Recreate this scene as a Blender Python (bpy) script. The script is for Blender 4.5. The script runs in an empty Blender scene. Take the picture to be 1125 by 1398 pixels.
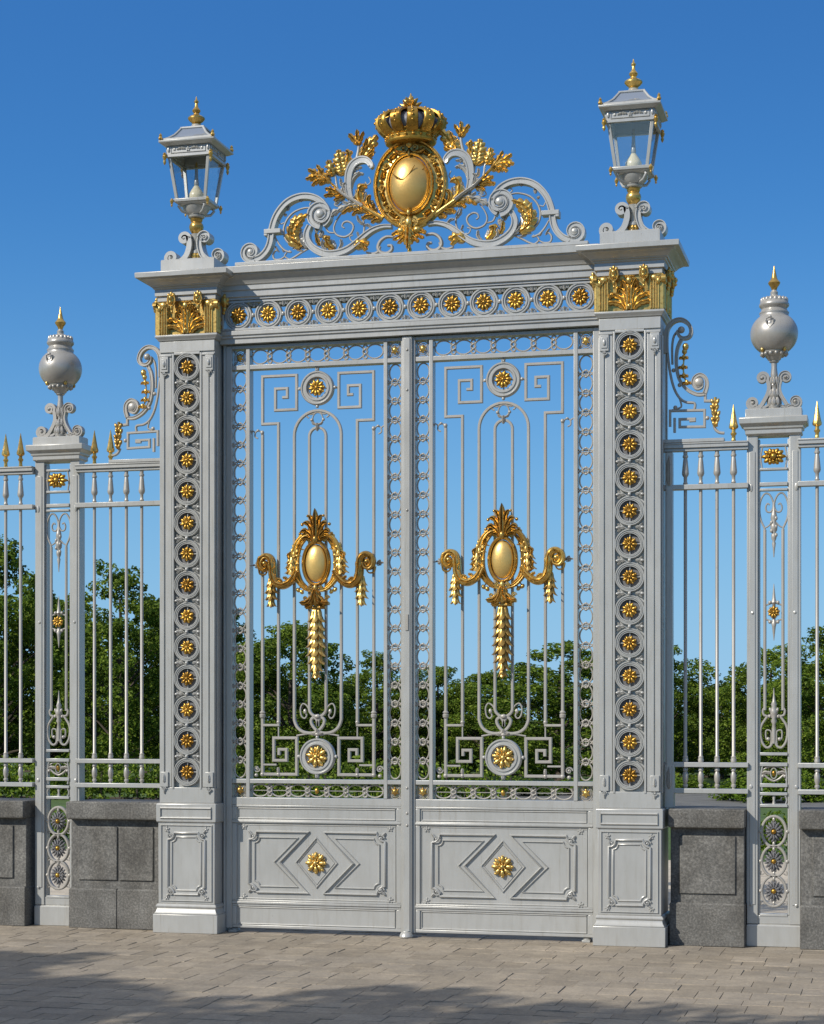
import bpy, math, random
from math import sin, cos, pi, radians, sqrt, atan2
from mathutils import Vector, Matrix
random.seed(7)
scene = bpy.context.scene
COL = scene.collection
ORG = {}

# ------------------------------------------------------------------ mesh builder
def catmull(p, n=6, closed=False):
    out = []; N = len(p)
    rng = N if closed else N-1
    for i in range(rng):
        g = (lambda k: p[k % N]) if closed else (lambda k: p[max(0, min(N-1, k))])
        a, b, c, d = g(i-1), g(i), g(i+1), g(i+2)
        for j in range(n):
            t = j/n; t2 = t*t; t3 = t2*t
            out.append(tuple(.5*(2*b[k]+(c[k]-a[k])*t+(2*a[k]-5*b[k]+4*c[k]-d[k])*t2+(3*b[k]-a[k]-3*c[k]+d[k])*t3) for k in range(len(b))))
    if not closed: out.append(tuple(p[-1]))
    return out

def lerp(a, b, t): return a+(b-a)*t

def spiral(cx, cz, r0, r1, a0, turns, n=14):
    N = max(6, int(abs(turns)*n)); L = []
    for i in range(N+1):
        t = i/N; r = lerp(r0, r1, t**.85); a = a0+turns*2*pi*t
        L.append((cx+r*cos(a), cz+r*sin(a)))
    return L

def circ(cx, cz, rx, rz=None, n=28, a0=0, a1=2*pi, closed=True):
    rz = rx if rz is None else rz
    m = n if closed else n+1
    return [(cx+rx*cos(a0+(a1-a0)*i/n), cz+rz*sin(a0+(a1-a0)*i/n)) for i in range(m)]

HALF = lambda w, d: [(-w/2, 0), (-w*.46, -d*.45), (-w*.25, -d*.85), (0, -d), (w*.25, -d*.85), (w*.46, -d*.45), (w/2, 0)]
RECT = lambda w, d: [(-w/2, d/2), (-w/2, -d/2), (w/2, -d/2), (w/2, d/2)]
CHAM = lambda w, d, c=.25: [(-w/2, d/2), (-w/2, -d/2+c*w), (-w/2+c*w, -d/2), (w/2-c*w, -d/2), (w/2, -d/2+c*w), (w/2, d/2)]
ROUND = lambda w, d, n=8: [(w/2*cos(2*pi*i/n+pi/n), d/2*sin(2*pi*i/n+pi/n)) for i in range(n)]
GROOVE = lambda w, d: [(a*w, -b*d) for a, b in ((-.5, 0), (-.48, .48), (-.38, .84), (-.25, .90), (-.14, .62), (-.03, .60), (.07, .94), (.24, 1.0), (.40, .80), (.48, .45), (.5, 0))]
# a flat bar with raised edges, as wrought scrolls have
CHAN = lambda w, d: [(-w/2, d/2), (-w/2, -d/2), (-w*.32, -d/2), (-w*.24, -d*.38), (w*.24, -d*.38), (w*.32, -d/2), (w/2, -d/2), (w/2, d/2)]

class M:
    def __init__(s): s.v = []; s.f = []
    def add(s, vs, fs):
        o = len(s.v); s.v += [tuple(v) for v in vs]; s.f += [tuple(i+o for i in f) for f in fs]; return s
    def join(s, m, mat=None):
        return s.add([mat @ Vector(v) for v in m.v] if mat is not None else m.v, m.f)
    def box(s, x0, x1, y0, y1, z0, z1):
        v = [(x, y, z) for z in (z0, z1) for y in (y0, y1) for x in (x0, x1)]
        return s.add(v, [(0,2,3,1),(4,5,7,6),(0,1,5,4),(2,6,7,3),(0,4,6,2),(1,3,7,5)])
    def stack(s, cx, cy, hx, hy, prof):
        vs = []; fs = []
        for o, z in prof: vs += [(cx-hx-o, cy-hy-o, z), (cx+hx+o, cy-hy-o, z), (cx+hx+o, cy+hy+o, z), (cx-hx-o, cy+hy+o, z)]
        n = len(prof)
        for i in range(n-1):
            for k in range(4):
                a = i*4+k; b = i*4+(k+1) % 4; fs.append((a, b, b+4, a+4))
        fs += [(3,2,1,0), tuple((n-1)*4+k for k in range(4))]
        return s.add(vs, fs)
    def extx(s, x0, x1, poly):
        n = len(poly)
        vs = [(x0, y, z) for y, z in poly]+[(x1, y, z) for y, z in poly]
        return s.add(vs, [(i, (i+1) % n, (i+1) % n+n, i+n) for i in range(n)]+[tuple(range(n-1, -1, -1)), tuple(range(n, 2*n))])
    def lathe(s, cx, cy, prof, n=20, sy=1.):
        vs = []; fs = []
        for r, z in prof:
            for i in range(n):
                a = 2*pi*i/n; vs.append((cx+r*cos(a), cy+r*sin(a)*sy, z))
        for j in range(len(prof)-1):
            for i in range(n):
                a = j*n+i; b = j*n+(i+1) % n; fs.append((a, b, b+n, a+n))
        fs += [tuple(range(n-1, -1, -1)), tuple((len(prof)-1)*n+i for i in range(n))]
        return s.add(vs, fs)
    def sweep(s, pts, y, prof, closed=False, w=None, both=False, ys=None):
        """profile (a along the in-plane normal, b along Y) carried along a path in the X-Z plane"""
        N = len(pts); K = len(prof); vs = []; fs = []
        for i in range(N):
            if closed: p0, p1 = pts[i-1], pts[(i+1) % N]
            else: p0, p1 = pts[max(0, i-1)], pts[min(N-1, i+1)]
            tx, tz = p1[0]-p0[0], p1[1]-p0[1]; L = sqrt(tx*tx+tz*tz) or 1
            nx, nz = -tz/L, tx/L
            k = 1 if w is None else w(i/(N-1 if N > 1 else 1))
            kb = k if both else 1
            yy = y+(ys(i/(N-1)) if ys else 0)
            for a, b in prof: vs.append((pts[i][0]+nx*a*k, yy+b*kb, pts[i][1]+nz*a*k))
        for i in range(N if closed else N-1):
            for j in range(K):
                a = i*K+j; b = i*K+(j+1) % K; c = ((i+1) % N)*K+(j+1) % K; d = ((i+1) % N)*K+j
                fs.append((a, d, c, b))
        if not closed: fs += [tuple(range(K)), tuple((N-1)*K+j for j in range(K-1, -1, -1))]
        return s.add(vs, fs)
    def poly(s, pts, y, w, d):
        """square bar along a right-angled path, mitred"""
        N = len(pts); vs = []; fs = []
        for i in range(N):
            def nrm(a, b):
                tx, tz = b[0]-a[0], b[1]-a[1]; L = sqrt(tx*tx+tz*tz) or 1; return (-tz/L, tx/L)
            if i == 0: n = nrm(pts[0], pts[1]); k = 1
            elif i == N-1: n = nrm(pts[-2], pts[-1]); k = 1
            else:
                a = nrm(pts[i-1], pts[i]); b = nrm(pts[i], pts[i+1]); n = (a[0]+b[0], a[1]+b[1]); L = sqrt(n[0]**2+n[1]**2) or 1
                n = (n[0]/L, n[1]/L); k = 1/max(.3, n[0]*a[0]+n[1]*a[1])
            for a, b in CHAM(w, d, .18): vs.append((pts[i][0]+n[0]*a*k, y+b, pts[i][1]+n[1]*a*k))
        K = 6
        for i in range(N-1):
            for j in range(K):
                a = i*K+j; b = i*K+(j+1) % K; fs.append((a, a+K, b+K, b))
        fs += [tuple(range(K)), tuple((N-1)*K+j for j in range(K-1, -1, -1))]
        return s.add(vs, fs)
    def tube(s, pts, r, n=6):
        P = [Vector(p) for p in pts]; N = len(P); vs = []; fs = []
        ref = Vector((0, 1, 0))
        for i in range(N):
            t = (P[min(N-1, i+1)]-P[max(0, i-1)]).normalized()
            a = t.cross(ref)
            if a.length < 1e-3: a = t.cross(Vector((1, 0, 0)))
            a.normalize(); b = t.cross(a)
            rr = r(i/(N-1)) if callable(r) else r
            for k in range(n):
                q = P[i]+a*(rr*cos(2*pi*k/n))+b*(rr*sin(2*pi*k/n)); vs.append(q)
        for i in range(N-1):
            for k in range(n):
                a = i*n+k; b = i*n+(k+1) % n; fs.append((a, b, b+n, a+n))
        fs += [tuple(range(n-1, -1, -1)), tuple((N-1)*n+k for k in range(n))]
        return s.add(vs, fs)
    def blob(s, cx, cy, cz, rx, ry, rz, ang=0, n=8, m=5, tip=0):
        """squashed ball; the long axis (local z) turns by ang about Y; tip > 0 draws its top to a point"""
        vs = []; fs = []; ca, sa = cos(ang), sin(ang)
        for j in range(m+1):
            ph = -pi/2+pi*j/m; c = cos(ph); z = sin(ph)
            if tip: c *= 1-tip*max(0, z)**.7*.9
            for i in range(n):
                a = 2*pi*i/n; x = rx*c*cos(a); y = ry*c*sin(a); zz = rz*z
                vs.append((cx+x*ca+zz*sa, cy+y, cz-x*sa+zz*ca))
        for j in range(m):
            for i in range(n):
                a = j*n+i; b = j*n+(i+1) % n; fs.append((a, b, b+n, a+n))
        return s.add(vs, fs)
    def leaf(s, pts, y, width, depth=.012, lobes=5, curl=0., deep=.42, n=5, back=.004):
        """lobed acanthus blade along a path: raised flanks, a sunk midrib, notched edge, tip curling to the front"""
        p = catmull(pts, n) if len(pts) > 2 else [(lerp(pts[0][0], pts[1][0], i/(n*3)), lerp(pts[0][1], pts[1][1], i/(n*3))) for i in range(n*3+1)]
        m = max(len(p), lobes*6+1)
        q = []
        for i in range(m):
            t = i/(m-1)*(len(p)-1); k = min(len(p)-2, int(t)); q.append((lerp(p[k][0], p[k+1][0], t-k), lerp(p[k][1], p[k+1][1], t-k)))
        vs = []; fs = []
        for i in range(m):
            t = i/(m-1); a, b = q[max(0, i-1)], q[min(m-1, i+1)]
            tx, tz = b[0]-a[0], b[1]-a[1]; L = sqrt(tx*tx+tz*tz) or 1; tx /= L; tz /= L; nx, nz = -tz, tx
            env = (.30+.70*sin(pi*min(1, t*1.25+.12))) if t < .55 else max(.03, (1-((t-.55)/.45)**1.7))
            ph = (t*lobes) % 1.
            w = width/2*env*(1-deep*(1-sin(pi*min(1, ph*1.15+.02))**.6))
            fw = width*.22*sin(pi*ph)*env
            yy = y-curl*t*t
            dd = depth*(.4+.6*env)
            for u, dy, f in ((-1, 0, fw), (-.62, -dd*.8, fw*.4), (-.28, -dd, 0), (0, -dd*.35, 0), (.28, -dd, 0), (.62, -dd*.8, fw*.4), (1, 0, fw), (.5, back, 0), (-.5, back, 0)):
                vs.append((q[i][0]+nx*w*u+tx*f, yy+dy, q[i][1]+nz*w*u+tz*f))
        K = 9
        for i in range(m-1):
            for j in range(K):
                a = i*K+j; b = i*K+(j+1) % K; fs.append((a, b, b+K, a+K))
        fs += [tuple(range(K-1, -1, -1)), tuple((m-1)*K+j for j in range(K))]
        return s.add(vs, fs)
    def bell(s, cx, cy, cz, w, h, lobes=6, sy=.85):
        """a flared bellflower cup hanging down, its rim cut into pointed lobes"""
        n = lobes*6; R_ = ((.20, 0), (.46, -.10), (.56, -.30), (.60, -.52), (.74, -.74), (.95, -.90), (.86, -.88), (.5, -.6)); vs = []; fs = []
        for r, z in R_:
            k = max(0, -z-.35)/.55
            for i in range(n):
                a = 2*pi*i/n+pi/2; q = abs(cos(lobes*(a-pi/2)/2))**.8; rr = w*r*(1+.30*k*(q-.6)+.26*(q-.7))
                vs.append((cx+rr*cos(a), cy-rr*sin(a)*sy, cz+h*z-h*.38*k*(q-.4)))
        for j in range(len(R_)-1):
            for i in range(n): a = j*n+i; b = j*n+(i+1) % n; fs.append((a, b, b+n, a+n))
        fs += [tuple(range(n)), tuple((len(R_)-1)*n+i for i in range(n))]
        return s.add(vs, fs)
    def dome(s, cx, y, cz, rx, rz, d, n=28, m=8):
        vs = []; fs = []
        for j in range(m):
            a = pi/2*j/m
            for i in range(n):
                b = 2*pi*i/n; vs.append((cx+rx*cos(a)*cos(b), y-d*sin(a), cz+rz*cos(a)*sin(b)))
        vs.append((cx, y-d, cz))
        for j in range(m-1):
            for i in range(n):
                a = j*n+i; b = j*n+(i+1) % n; fs.append((a, b, b+n, a+n))
        for i in range(n): fs.append(((m-1)*n+i, (m-1)*n+(i+1) % n, m*n))
        fs.append(tuple(range(n-1, -1, -1)))
        return s.add(vs, fs)
    def volute(s, cx, cz, r, y, w, d, a0=0, turns=1.6, eye=.34):
        """spiral bar and the round eye in its middle"""
        s.sweep(spiral(cx, cz, r, r*.3, a0, turns), y, CHAN(w, d), w=lambda t: 1-.45*t)
        s.dome(cx, y-d*.1, cz, r*eye, r*eye, d*.62, 12, 4); return s

import bmesh
def mesh_of(name, m, org=(0, 0, 0), smooth=40):
    me = bpy.data.meshes.new(name)
    ox, oy, oz = org
    me.from_pydata([(x-ox, y-oy, z-oz) for x, y, z in m.v], [], m.f)
    bm = bmesh.new(); bm.from_mesh(me); bmesh.ops.recalc_face_normals(bm, faces=bm.faces); bm.to_mesh(me); bm.free()
    if smooth:
        me.shade_smooth(); me.set_sharp_from_angle(angle=radians(smooth))
    me.update(); return me

def meta(o, label=None, cat=None, group=None, kind=None):
    if label: o['label'] = label
    if cat: o['category'] = cat
    if group: o['group'] = group
    if kind: o['kind'] = kind
    return o

def root(name, loc, label=None, cat=None, group=None, kind=None):
    o = bpy.data.objects.new(name, None); COL.objects.link(o); o.location = loc; o.empty_display_size = .2
    ORG[o.name] = Vector(loc); return meta(o, label, cat, group, kind)

def part(name, m, mat, parent=None, bevel=0, smooth=40, loc=None):
    """one mesh object; m is in world metres (or local to loc when loc is given)"""
    org = ORG[parent.name] if parent is not None else Vector((0, 0, 0))
    me = mesh_of(name, m, (0, 0, 0) if loc is not None else org, min(smooth, 26) if bevel else smooth)
    me.materials.append(MAT[mat])
    o = bpy.data.objects.new(name, me); COL.objects.link(o)
    if parent is not None: o.parent = parent
    if loc is not None: o.location = Vector(loc)-org; ORG[o.name] = Vector(loc)
    else: ORG[o.name] = org
    if bevel:
        b = o.modifiers.new('edge', 'BEVEL'); b.width = bevel; b.segments = 2; b.limit_method = 'ANGLE'; b.angle_limit = radians(50)
    return o

def inst(name, me, parent, loc, roty=0, rotz=0):
    if name == 'rosette': rotz = random.uniform(-.07, .07)
    o = bpy.data.objects.new(name, me); COL.objects.link(o); o.parent = parent
    o.location = Vector(loc)-ORG[parent.name]; o.rotation_euler = (random.uniform(-.06, .06) if name == 'rosette' else 0, roty, rotz); ORG[o.name] = Vector(loc); return o

def shared(name, m, mat, smooth=40):
    me = mesh_of(name, m, (0, 0, 0), smooth); me.materials.append(MAT[mat]); return me

def copy_tree(o, parent=None):
    c = o.copy(); COL.objects.link(c)
    if parent is not None: c.parent = parent
    for ch in list(o.children): copy_tree(ch, c)
    return c

def part_split(name, m, mat, parent=None, bevel=0, smooth=40, gap=.002):
    """every separate piece of m becomes a part of its own"""
    n = len(m.v); p = list(range(n))
    def find(a):
        while p[a] != a: p[a] = p[p[a]]; a = p[a]
        return a
    for f in m.f:
        r = find(f[0])
        for k in f[1:]: p[find(k)] = r
    isl = {}
    for i in range(n): isl.setdefault(find(i), []).append(i)
    boxes = []
    for ids in isl.values():
        lo = [min(m.v[i][k] for i in ids)-gap/2 for k in range(3)]; hi = [max(m.v[i][k] for i in ids)+gap/2 for k in range(3)]
        boxes.append([lo, hi, ids])
    q = list(range(len(boxes)))
    def f2(a):
        while q[a] != a: a = q[a]
        return a
    for i in range(len(boxes)):
        for j in range(i):
            if all(boxes[i][0][k] <= boxes[j][1][k] and boxes[j][0][k] <= boxes[i][1][k] for k in range(3)):
                a, b = f2(i), f2(j)
                if a != b: q[a] = b
    grp = {}
    for i, bx_ in enumerate(boxes): grp.setdefault(f2(i), []).extend(bx_[2])
    out = []
    for ids in grp.values():
        ids = sorted(ids); mp_ = {v: k for k, v in enumerate(ids)}; g = M()
        g.v = [m.v[i] for i in ids]; g.f = [tuple(mp_[k] for k in f) for f in m.f if f[0] in mp_]
        out.append(part(name, g, mat, parent, bevel, smooth))
    return out

def husk(m, x, y, z, w, h, ang=0.):
    """one bellflower husk: a lobed cup whose mouth points down, turned by ang"""
    g = M(); g.bell(0, 0, h*.52, w*1.28, h*1.08); m.join(g, Matrix.Translation((x, y, z)) @ Matrix.Rotation(ang, 4, 'Y'))

# ------------------------------------------------------------------ materials
MAT = {}
def newmat(name):
    m = bpy.data.materials.new(name); m.use_nodes = True; MAT[name] = m
    nt = m.node_tree; b = nt.nodes['Principled BSDF']; return m, nt, b
def nd(nt, t, **k):
    n = nt.nodes.new(t)
    for a, v in k.items():
        if a in n.inputs.keys(): n.inputs[a].default_value = v
        else: setattr(n, a, v)
    return n
def ramp(nt, stops):
    r = nt.nodes.new('ShaderNodeValToRGB'); e = r.color_ramp.elements
    while len(e) < len(stops): e.new(.5)
    for i, (p, c) in enumerate(stops): e[i].position = p; e[i].color = (*c, 1) if len(c) == 3 else c
    return r
def noise(nt, vec, scale, detail=4, rough=.55):
    n = nt.nodes.new('ShaderNodeTexNoise'); n.inputs['Scale'].default_value = scale; n.inputs['Detail'].default_value = detail; n.inputs['Roughness'].default_value = rough
    nt.links.new(vec, n.inputs['Vector']); return n
def mapped(nt, sc=(1, 1, 1)):
    g = nt.nodes.new('ShaderNodeNewGeometry'); mp = nt.nodes.new('ShaderNodeMapping'); mp.inputs['Scale'].default_value = sc
    nt.links.new(g.outputs['Position'], mp.inputs['Vector']); return mp.outputs['Vector']
def mix(nt, fac, a, b, mode='MIX'):
    x = nt.nodes.new('ShaderNodeMix'); x.data_type = 'RGBA'; x.blend_type = mode
    for s_, v in ((x.inputs[0], fac), (x.inputs[6], a), (x.inputs[7], b)):
        if hasattr(v, 'is_output'): nt.links.new(v, s_)
        elif isinstance(v, (int, float)): s_.default_value = v
        else: s_.default_value = (*v, 1)
    return x.outputs[2]
def bump(nt, b, h, strength, dist):
    n = nt.nodes.new('ShaderNodeBump'); n.inputs['Strength'].default_value = strength; n.inputs['Distance'].default_value = dist
    nt.links.new(h, n.inputs['Height']); nt.links.new(n.outputs['Normal'], b.inputs['Normal'])

def paint(name, base, metal, rough, rust, rustamt, streak=.07):
    m, nt, b = newmat(name)
    v = mapped(nt); vs = mapped(nt, (6, 6, 1.4))
    n1 = noise(nt, v, 3.2, 6); n2 = noise(nt, vs, 3., 5, .65); n3 = noise(nt, v, 34, 6, .7)
    c = mix(nt, n1.outputs['Fac'], tuple(x*(1-streak) for x in base), tuple(x*(1+streak) for x in base))
    r2 = ramp(nt, [(.42, (0, 0, 0)), (.75, (1, 1, 1))]); nt.links.new(n2.outputs['Fac'], r2.inputs[0])
    c = mix(nt, r2.outputs[0], c, tuple(x*y for x, y in zip(base, (.90, .89, .87))))
    n4 = noise(nt, mapped(nt, (16, 16, .7)), 2.6, 6, .7); r4 = ramp(nt, [(.57, (0, 0, 0)), (.74, (.75, .75, .75))]); nt.links.new(n4.outputs['Fac'], r4.inputs[0])
    c = mix(nt, r4.outputs[0], c, tuple(x*y for x, y in zip(base, (.74, .69, .62))))
    r3 = ramp(nt, [(rustamt, (0, 0, 0)), (rustamt+.05, (1, 1, 1))]); nt.links.new(n3.outputs['Fac'], r3.inputs[0])
    c = mix(nt, r3.outputs[0], c, rust)
    nt.links.new(c, b.inputs['Base Color']); b.inputs['Metallic'].default_value = metal
    rr = nt.nodes.new('ShaderNodeMapRange'); rr.inputs[3].default_value = rough-.08; rr.inputs[4].default_value = rough+.10
    nt.links.new(n1.outputs['Fac'], rr.inputs[0]); nt.links.new(rr.outputs[0], b.inputs['Roughness'])
    bump(nt, b, n3.outputs['Fac'], .25, .0012)
paint('silver_paint', (.438, .436, .412), .28, .32, (.20, .165, .13), .685)
paint('iron_paint', (.40, .378, .338), .25, .38, (.17, .12, .085), .645, .14)
paint('urn_paint', (.39, .375, .345), .35, .36, (.22, .18, .14), .76)
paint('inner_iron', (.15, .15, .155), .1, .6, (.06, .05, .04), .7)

def gold(name, base, rough, dark):
    m, nt, b = newmat(name)
    v = mapped(nt); n1 = noise(nt, v, 14, 5); n2 = noise(nt, v, 60, 4, .6)
    c = mix(nt, n1.outputs['Fac'], tuple(x*dark for x in base), base)
    nq = noise(nt, v, 38, 6, .7); rq = ramp(nt, [(.52, (0, 0, 0)), (.66, (.85, .85, .85))]); nt.links.new(nq.outputs['Fac'], rq.inputs[0])
    if 'dome' not in name: c = mix(nt, rq.outputs[0], c, tuple(x*y for x, y in zip(base, (.42, .34, .26))))
    oi = nt.nodes.new('ShaderNodeObjectInfo'); ro = ramp(nt, [(0, (.72, .66, .60)), (.6, (1, 1, 1)), (1, (1.1, 1.1, 1.05))]); nt.links.new(oi.outputs['Random'], ro.inputs[0])
    if 'old' in name: c = mix(nt, 1., c, ro.outputs[0], 'MULTIPLY')
    nt.links.new(c, b.inputs['Base Color']); b.inputs['Metallic'].default_value = .60 if 'dome' in name else .82
    rr = nt.nodes.new('ShaderNodeMapRange'); rr.inputs[3].default_value = rough-.07; rr.inputs[4].default_value = rough+.12
    nt.links.new(n2.outputs['Fac'], rr.inputs[0]); nt.links.new(rr.outputs[0], b.inputs['Roughness'])
    bump(nt, b, n2.outputs['Fac'], .3, .002)
gold('gold_leaf', (.80, .545, .165), .30, .66)
gold('gold_dome', (.80, .55, .185), .34, .94)
gold('gold_old', (.68, .40, .075), .34, .42)

def simple(name, col, rough=.6, metal=0., spec=None):
    m, nt, b = newmat(name); b.inputs['Base Color'].default_value = (*col, 1); b.inputs['Roughness'].default_value = rough; b.inputs['Metallic'].default_value = metal
    return b
simple('velvet_grey', (.22, .22, .235), .4, .3)
g_ = simple('lamp_glass', (.93, .96, .97), .04); g_.inputs['Transmission Weight'].default_value = 1.; g_.inputs['IOR'].default_value = 1.02; g_.inputs['Specular IOR Level'].default_value = .5
def glass_mat():
    m = MAT['lamp_glass']; nt = m.node_tree; b = nt.nodes['Principled BSDF']; out = [n for n in nt.nodes if n.type == 'OUTPUT_MATERIAL'][0]
    t = nd(nt, 'ShaderNodeBsdfTransparent'); t.inputs[0].default_value = (.97, .98, .985, 1); gl = nd(nt, 'ShaderNodeBsdfGlossy'); gl.inputs['Roughness'].default_value = .03
    lw = nd(nt, 'ShaderNodeLayerWeight'); lw.inputs[0].default_value = .5; pw = nd(nt, 'ShaderNodeMath', operation='POWER'); pw.inputs[1].default_value = 4.; nt.links.new(lw.outputs['Facing'], pw.inputs[0]); fr = nd(nt, 'ShaderNodeMath', operation='MULTIPLY_ADD'); fr.inputs[1].default_value = .35; fr.inputs[2].default_value = .09; nt.links.new(pw.outputs[0], fr.inputs[0]); mx = nd(nt, 'ShaderNodeMixShader')
    nt.links.new(fr.outputs[0], mx.inputs[0]); nt.links.new(t.outputs[0], mx.inputs[1]); nt.links.new(gl.outputs[0], mx.inputs[2]); nt.links.new(mx.outputs[0], out.inputs[0])
glass_mat()
simple('roof_glass', (.30, .34, .40), .12, .55)
simple('lamp_white', (.78, .70, .50), .3)

def stone():
    m, nt, b = newmat('granite'); v = mapped(nt)
    n1 = noise(nt, v, 70, 6, .72); n2 = noise(nt, v, 5, 6); n3 = noise(nt, v, 300, 2, .5)
    r = ramp(nt, [(.30, (.050, .049, .047)), (.5, (.118, .115, .107)), (.70, (.235, .228, .212))]); nt.links.new(n1.outputs['Fac'], r.inputs[0])
    r2 = ramp(nt, [(.3, (.72, .71, .68)), (.7, (1.35, 1.34, 1.30))]); nt.links.new(n2.outputs['Fac'], r2.inputs[0])
    c = mix(nt, 1., r.outputs[0], r2.outputs[0], 'MULTIPLY')
    n5 = noise(nt, mapped(nt, (3, 3, .9)), 1.6, 2, .5); r5 = ramp(nt, [(.40, (1, 1, 1)), (.68, (.74, .72, .69))]); nt.links.new(n5.outputs['Fac'], r5.inputs[0]); c = mix(nt, 1., c, r5.outputs[0], 'MULTIPLY')
    n6 = noise(nt, v, 9, 6, .7); r6 = ramp(nt, [(.58, (0, 0, 0)), (.68, (.25, .25, .25))]); nt.links.new(n6.outputs['Fac'], r6.inputs[0]); c = mix(nt, r6.outputs[0], c, (.24, .235, .215))
    nt.links.new(c, b.inputs['Base Color']); b.inputs['Roughness'].default_value = .72
    bump(nt, b, n1.outputs['Fac'], .35, .003)
stone()
def setts():
    m, nt, b = newmat('setts'); v = mapped(nt)
    g = nt.nodes.new('ShaderNodeNewGeometry')
    n1 = noise(nt, v, 42, 6, .65); n2 = noise(nt, v, 1.1, 4); n3 = noise(nt, v, 9, 5)
    r = ramp(nt, [(0, (.290, .246, .186)), (.5, (.322, .276, .212)), (1, (.358, .308, .240))]); nt.links.new(g.outputs['Random Per Island'], r.inputs[0])
    r1 = ramp(nt, [(.3, (.74, .74, .745)), (.7, (1.12, 1.11, 1.1))]); nt.links.new(n1.outputs['Fac'], r1.inputs[0])
    r2 = ramp(nt, [(.3, (.76, .77, .79)), (.7, (1.1, 1.08, 1.05))]); nt.links.new(n2.outputs['Fac'], r2.inputs[0])
    r3 = ramp(nt, [(.35, (.85, .85, .86)), (.65, (1.05, 1.05, 1.04))]); nt.links.new(n3.outputs['Fac'], r3.inputs[0])
    c = mix(nt, 1., r.outputs[0], r1.outputs[0], 'MULTIPLY'); c = mix(nt, 1., c, r2.outputs[0], 'MULTIPLY'); c = mix(nt, 1., c, r3.outputs[0], 'MULTIPLY')
    nt.links.new(c, b.inputs['Base Color']); b.inputs['Roughness'].default_value = .82
    bump(nt, b, n1.outputs['Fac'], .7, .006)
setts()
def ground(name, c0, c1, sc, bs=.5):
    m, nt, b = newmat(name); v = mapped(nt); n1 = noise(nt, v, sc, 6, .65); n2 = noise(nt, v, sc*.08, 3)
    c = mix(nt, n1.outputs['Fac'], c0, c1); r2 = ramp(nt, [(.3, (.75, .75, .75)), (.7, (1.15, 1.15, 1.1))]); nt.links.new(n2.outputs['Fac'], r2.inputs[0])
    c = mix(nt, 1., c, r2.outputs[0], 'MULTIPLY')
    nt.links.new(c, b.inputs['Base Color']); b.inputs['Roughness'].default_value = .9; bump(nt, b, n1.outputs['Fac'], bs, .02)
ground('joint_sand', (.12, .103, .08), (.19, .165, .13), 60)
ground('gravel', (.42, .36, .28), (.58, .51, .41), 40)
ground('lawn', (.035, .075, .012), (.09, .15, .03), 22, .9)
ground('asphalt', (.10, .10, .10), (.17, .17, .165), 30)
def foliage(name, c0, c1, c2):
    m, nt, b = newmat(name); g = nt.nodes.new('ShaderNodeNewGeometry'); v = mapped(nt)
    r = ramp(nt, [(0, c0), (.55, c1), (1, c2)]); nt.links.new(g.outputs['Random Per Island'], r.inputs[0])
    n1 = noise(nt, v, .9, 3); r1 = ramp(nt, [(.35, (.62, .66, .6)), (.65, (1.25, 1.2, 1.1))]); nt.links.new(n1.outputs['Fac'], r1.inputs[0])
    c = mix(nt, 1., r.outputs[0], r1.outputs[0], 'MULTIPLY')
    nt.links.new(c, b.inputs['Base Color']); b.inputs['Roughness'].default_value = .6; b.inputs['Specular IOR Level'].default_value = .2
    out = [n for n in nt.nodes if n.type == 'OUTPUT_MATERIAL'][0]
    t = nd(nt, 'ShaderNodeBsdfTranslucent'); nt.links.new(c, t.inputs[0]); mx = nd(nt, 'ShaderNodeMixShader'); mx.inputs[0].default_value = .30
    nt.links.new(b.outputs[0], mx.inputs[1]); nt.links.new(t.outputs[0], mx.inputs[2]); nt.links.new(mx.outputs[0], out.inputs[0])
foliage('leaf_dark', (.055, .104, .012), (.128, .205, .022), (.25, .32, .045))
foliage('leaf_bright', (.06, .12, .010), (.12, .20, .018), (.20, .28, .03))
ground('bark', (.04, .032, .024), (.09, .07, .05), 20)

# ------------------------------------------------------------------ shared small ornaments
def rosette(r, n=8, d=None, y=0.):
    m = M(); d = d or r*.5
    for i in range(n):
        a = 2*pi*i/n
        m.blob(r*.60*sin(a), y-d*.35, r*.60*cos(a), r*.205, d*.42, r*.40, a, 8, 6)
        m.blob(r*.62*sin(a+pi/n), y-d*.1, r*.62*cos(a+pi/n), r*.10, d*.2, r*.30, a+pi/n, 6, 4)
        m.blob(r*.86*sin(a), y-d*.52, r*.86*cos(a), r*.13, d*.2, r*.1, a, 6, 4)
    m.blob(0, y-d*.55, 0, r*.24, d*.55, r*.24, 0, 10, 6)
    for i in range(6): m.blob(r*.27*sin(i*pi/3), y-d*.62, r*.27*cos(i*pi/3), r*.09, d*.2, r*.09, 0, 6, 4)
    m.sweep(circ(0, 0, r*.36, None, 16), y, ROUND(r*.12, d*.9), True)
    return m
ROS = {k: shared('rosette', rosette(r, n), mt, 60) for k, r, n, mt in
       (('s', .057, 8, 'gold_old'), ('m', .066, 10, 'gold_old'), ('l', .086, 8, 'gold_leaf'), ('p', .046, 9, 'gold_old'))}

# ================================================================== pillars
XG = -.0475                       # centre line between the two gate leaves
PL, PR, PY, PHX, PHY = -1.757, 1.640, .20, .223, .20

def notched(hw, hh, r, n=7):
    """rectangle whose corners are scooped out by quarter rounds"""
    L = []
    for sx, sz in ((1, 1), (-1, 1), (-1, -1), (1, -1)):
        arc = [(sx*(hw-r*cos(pi/2*i/n)), sz*(hh-r*sin(pi/2*i/n))) for i in range(n+1)]      # from the level side to the upright side
        if sx*sz > 0: arc = [(sx*(hw-r*sin(pi/2*i/n)), sz*(hh-r*cos(pi/2*i/n))) for i in range(n+1)]
        L += arc
    return L

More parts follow.
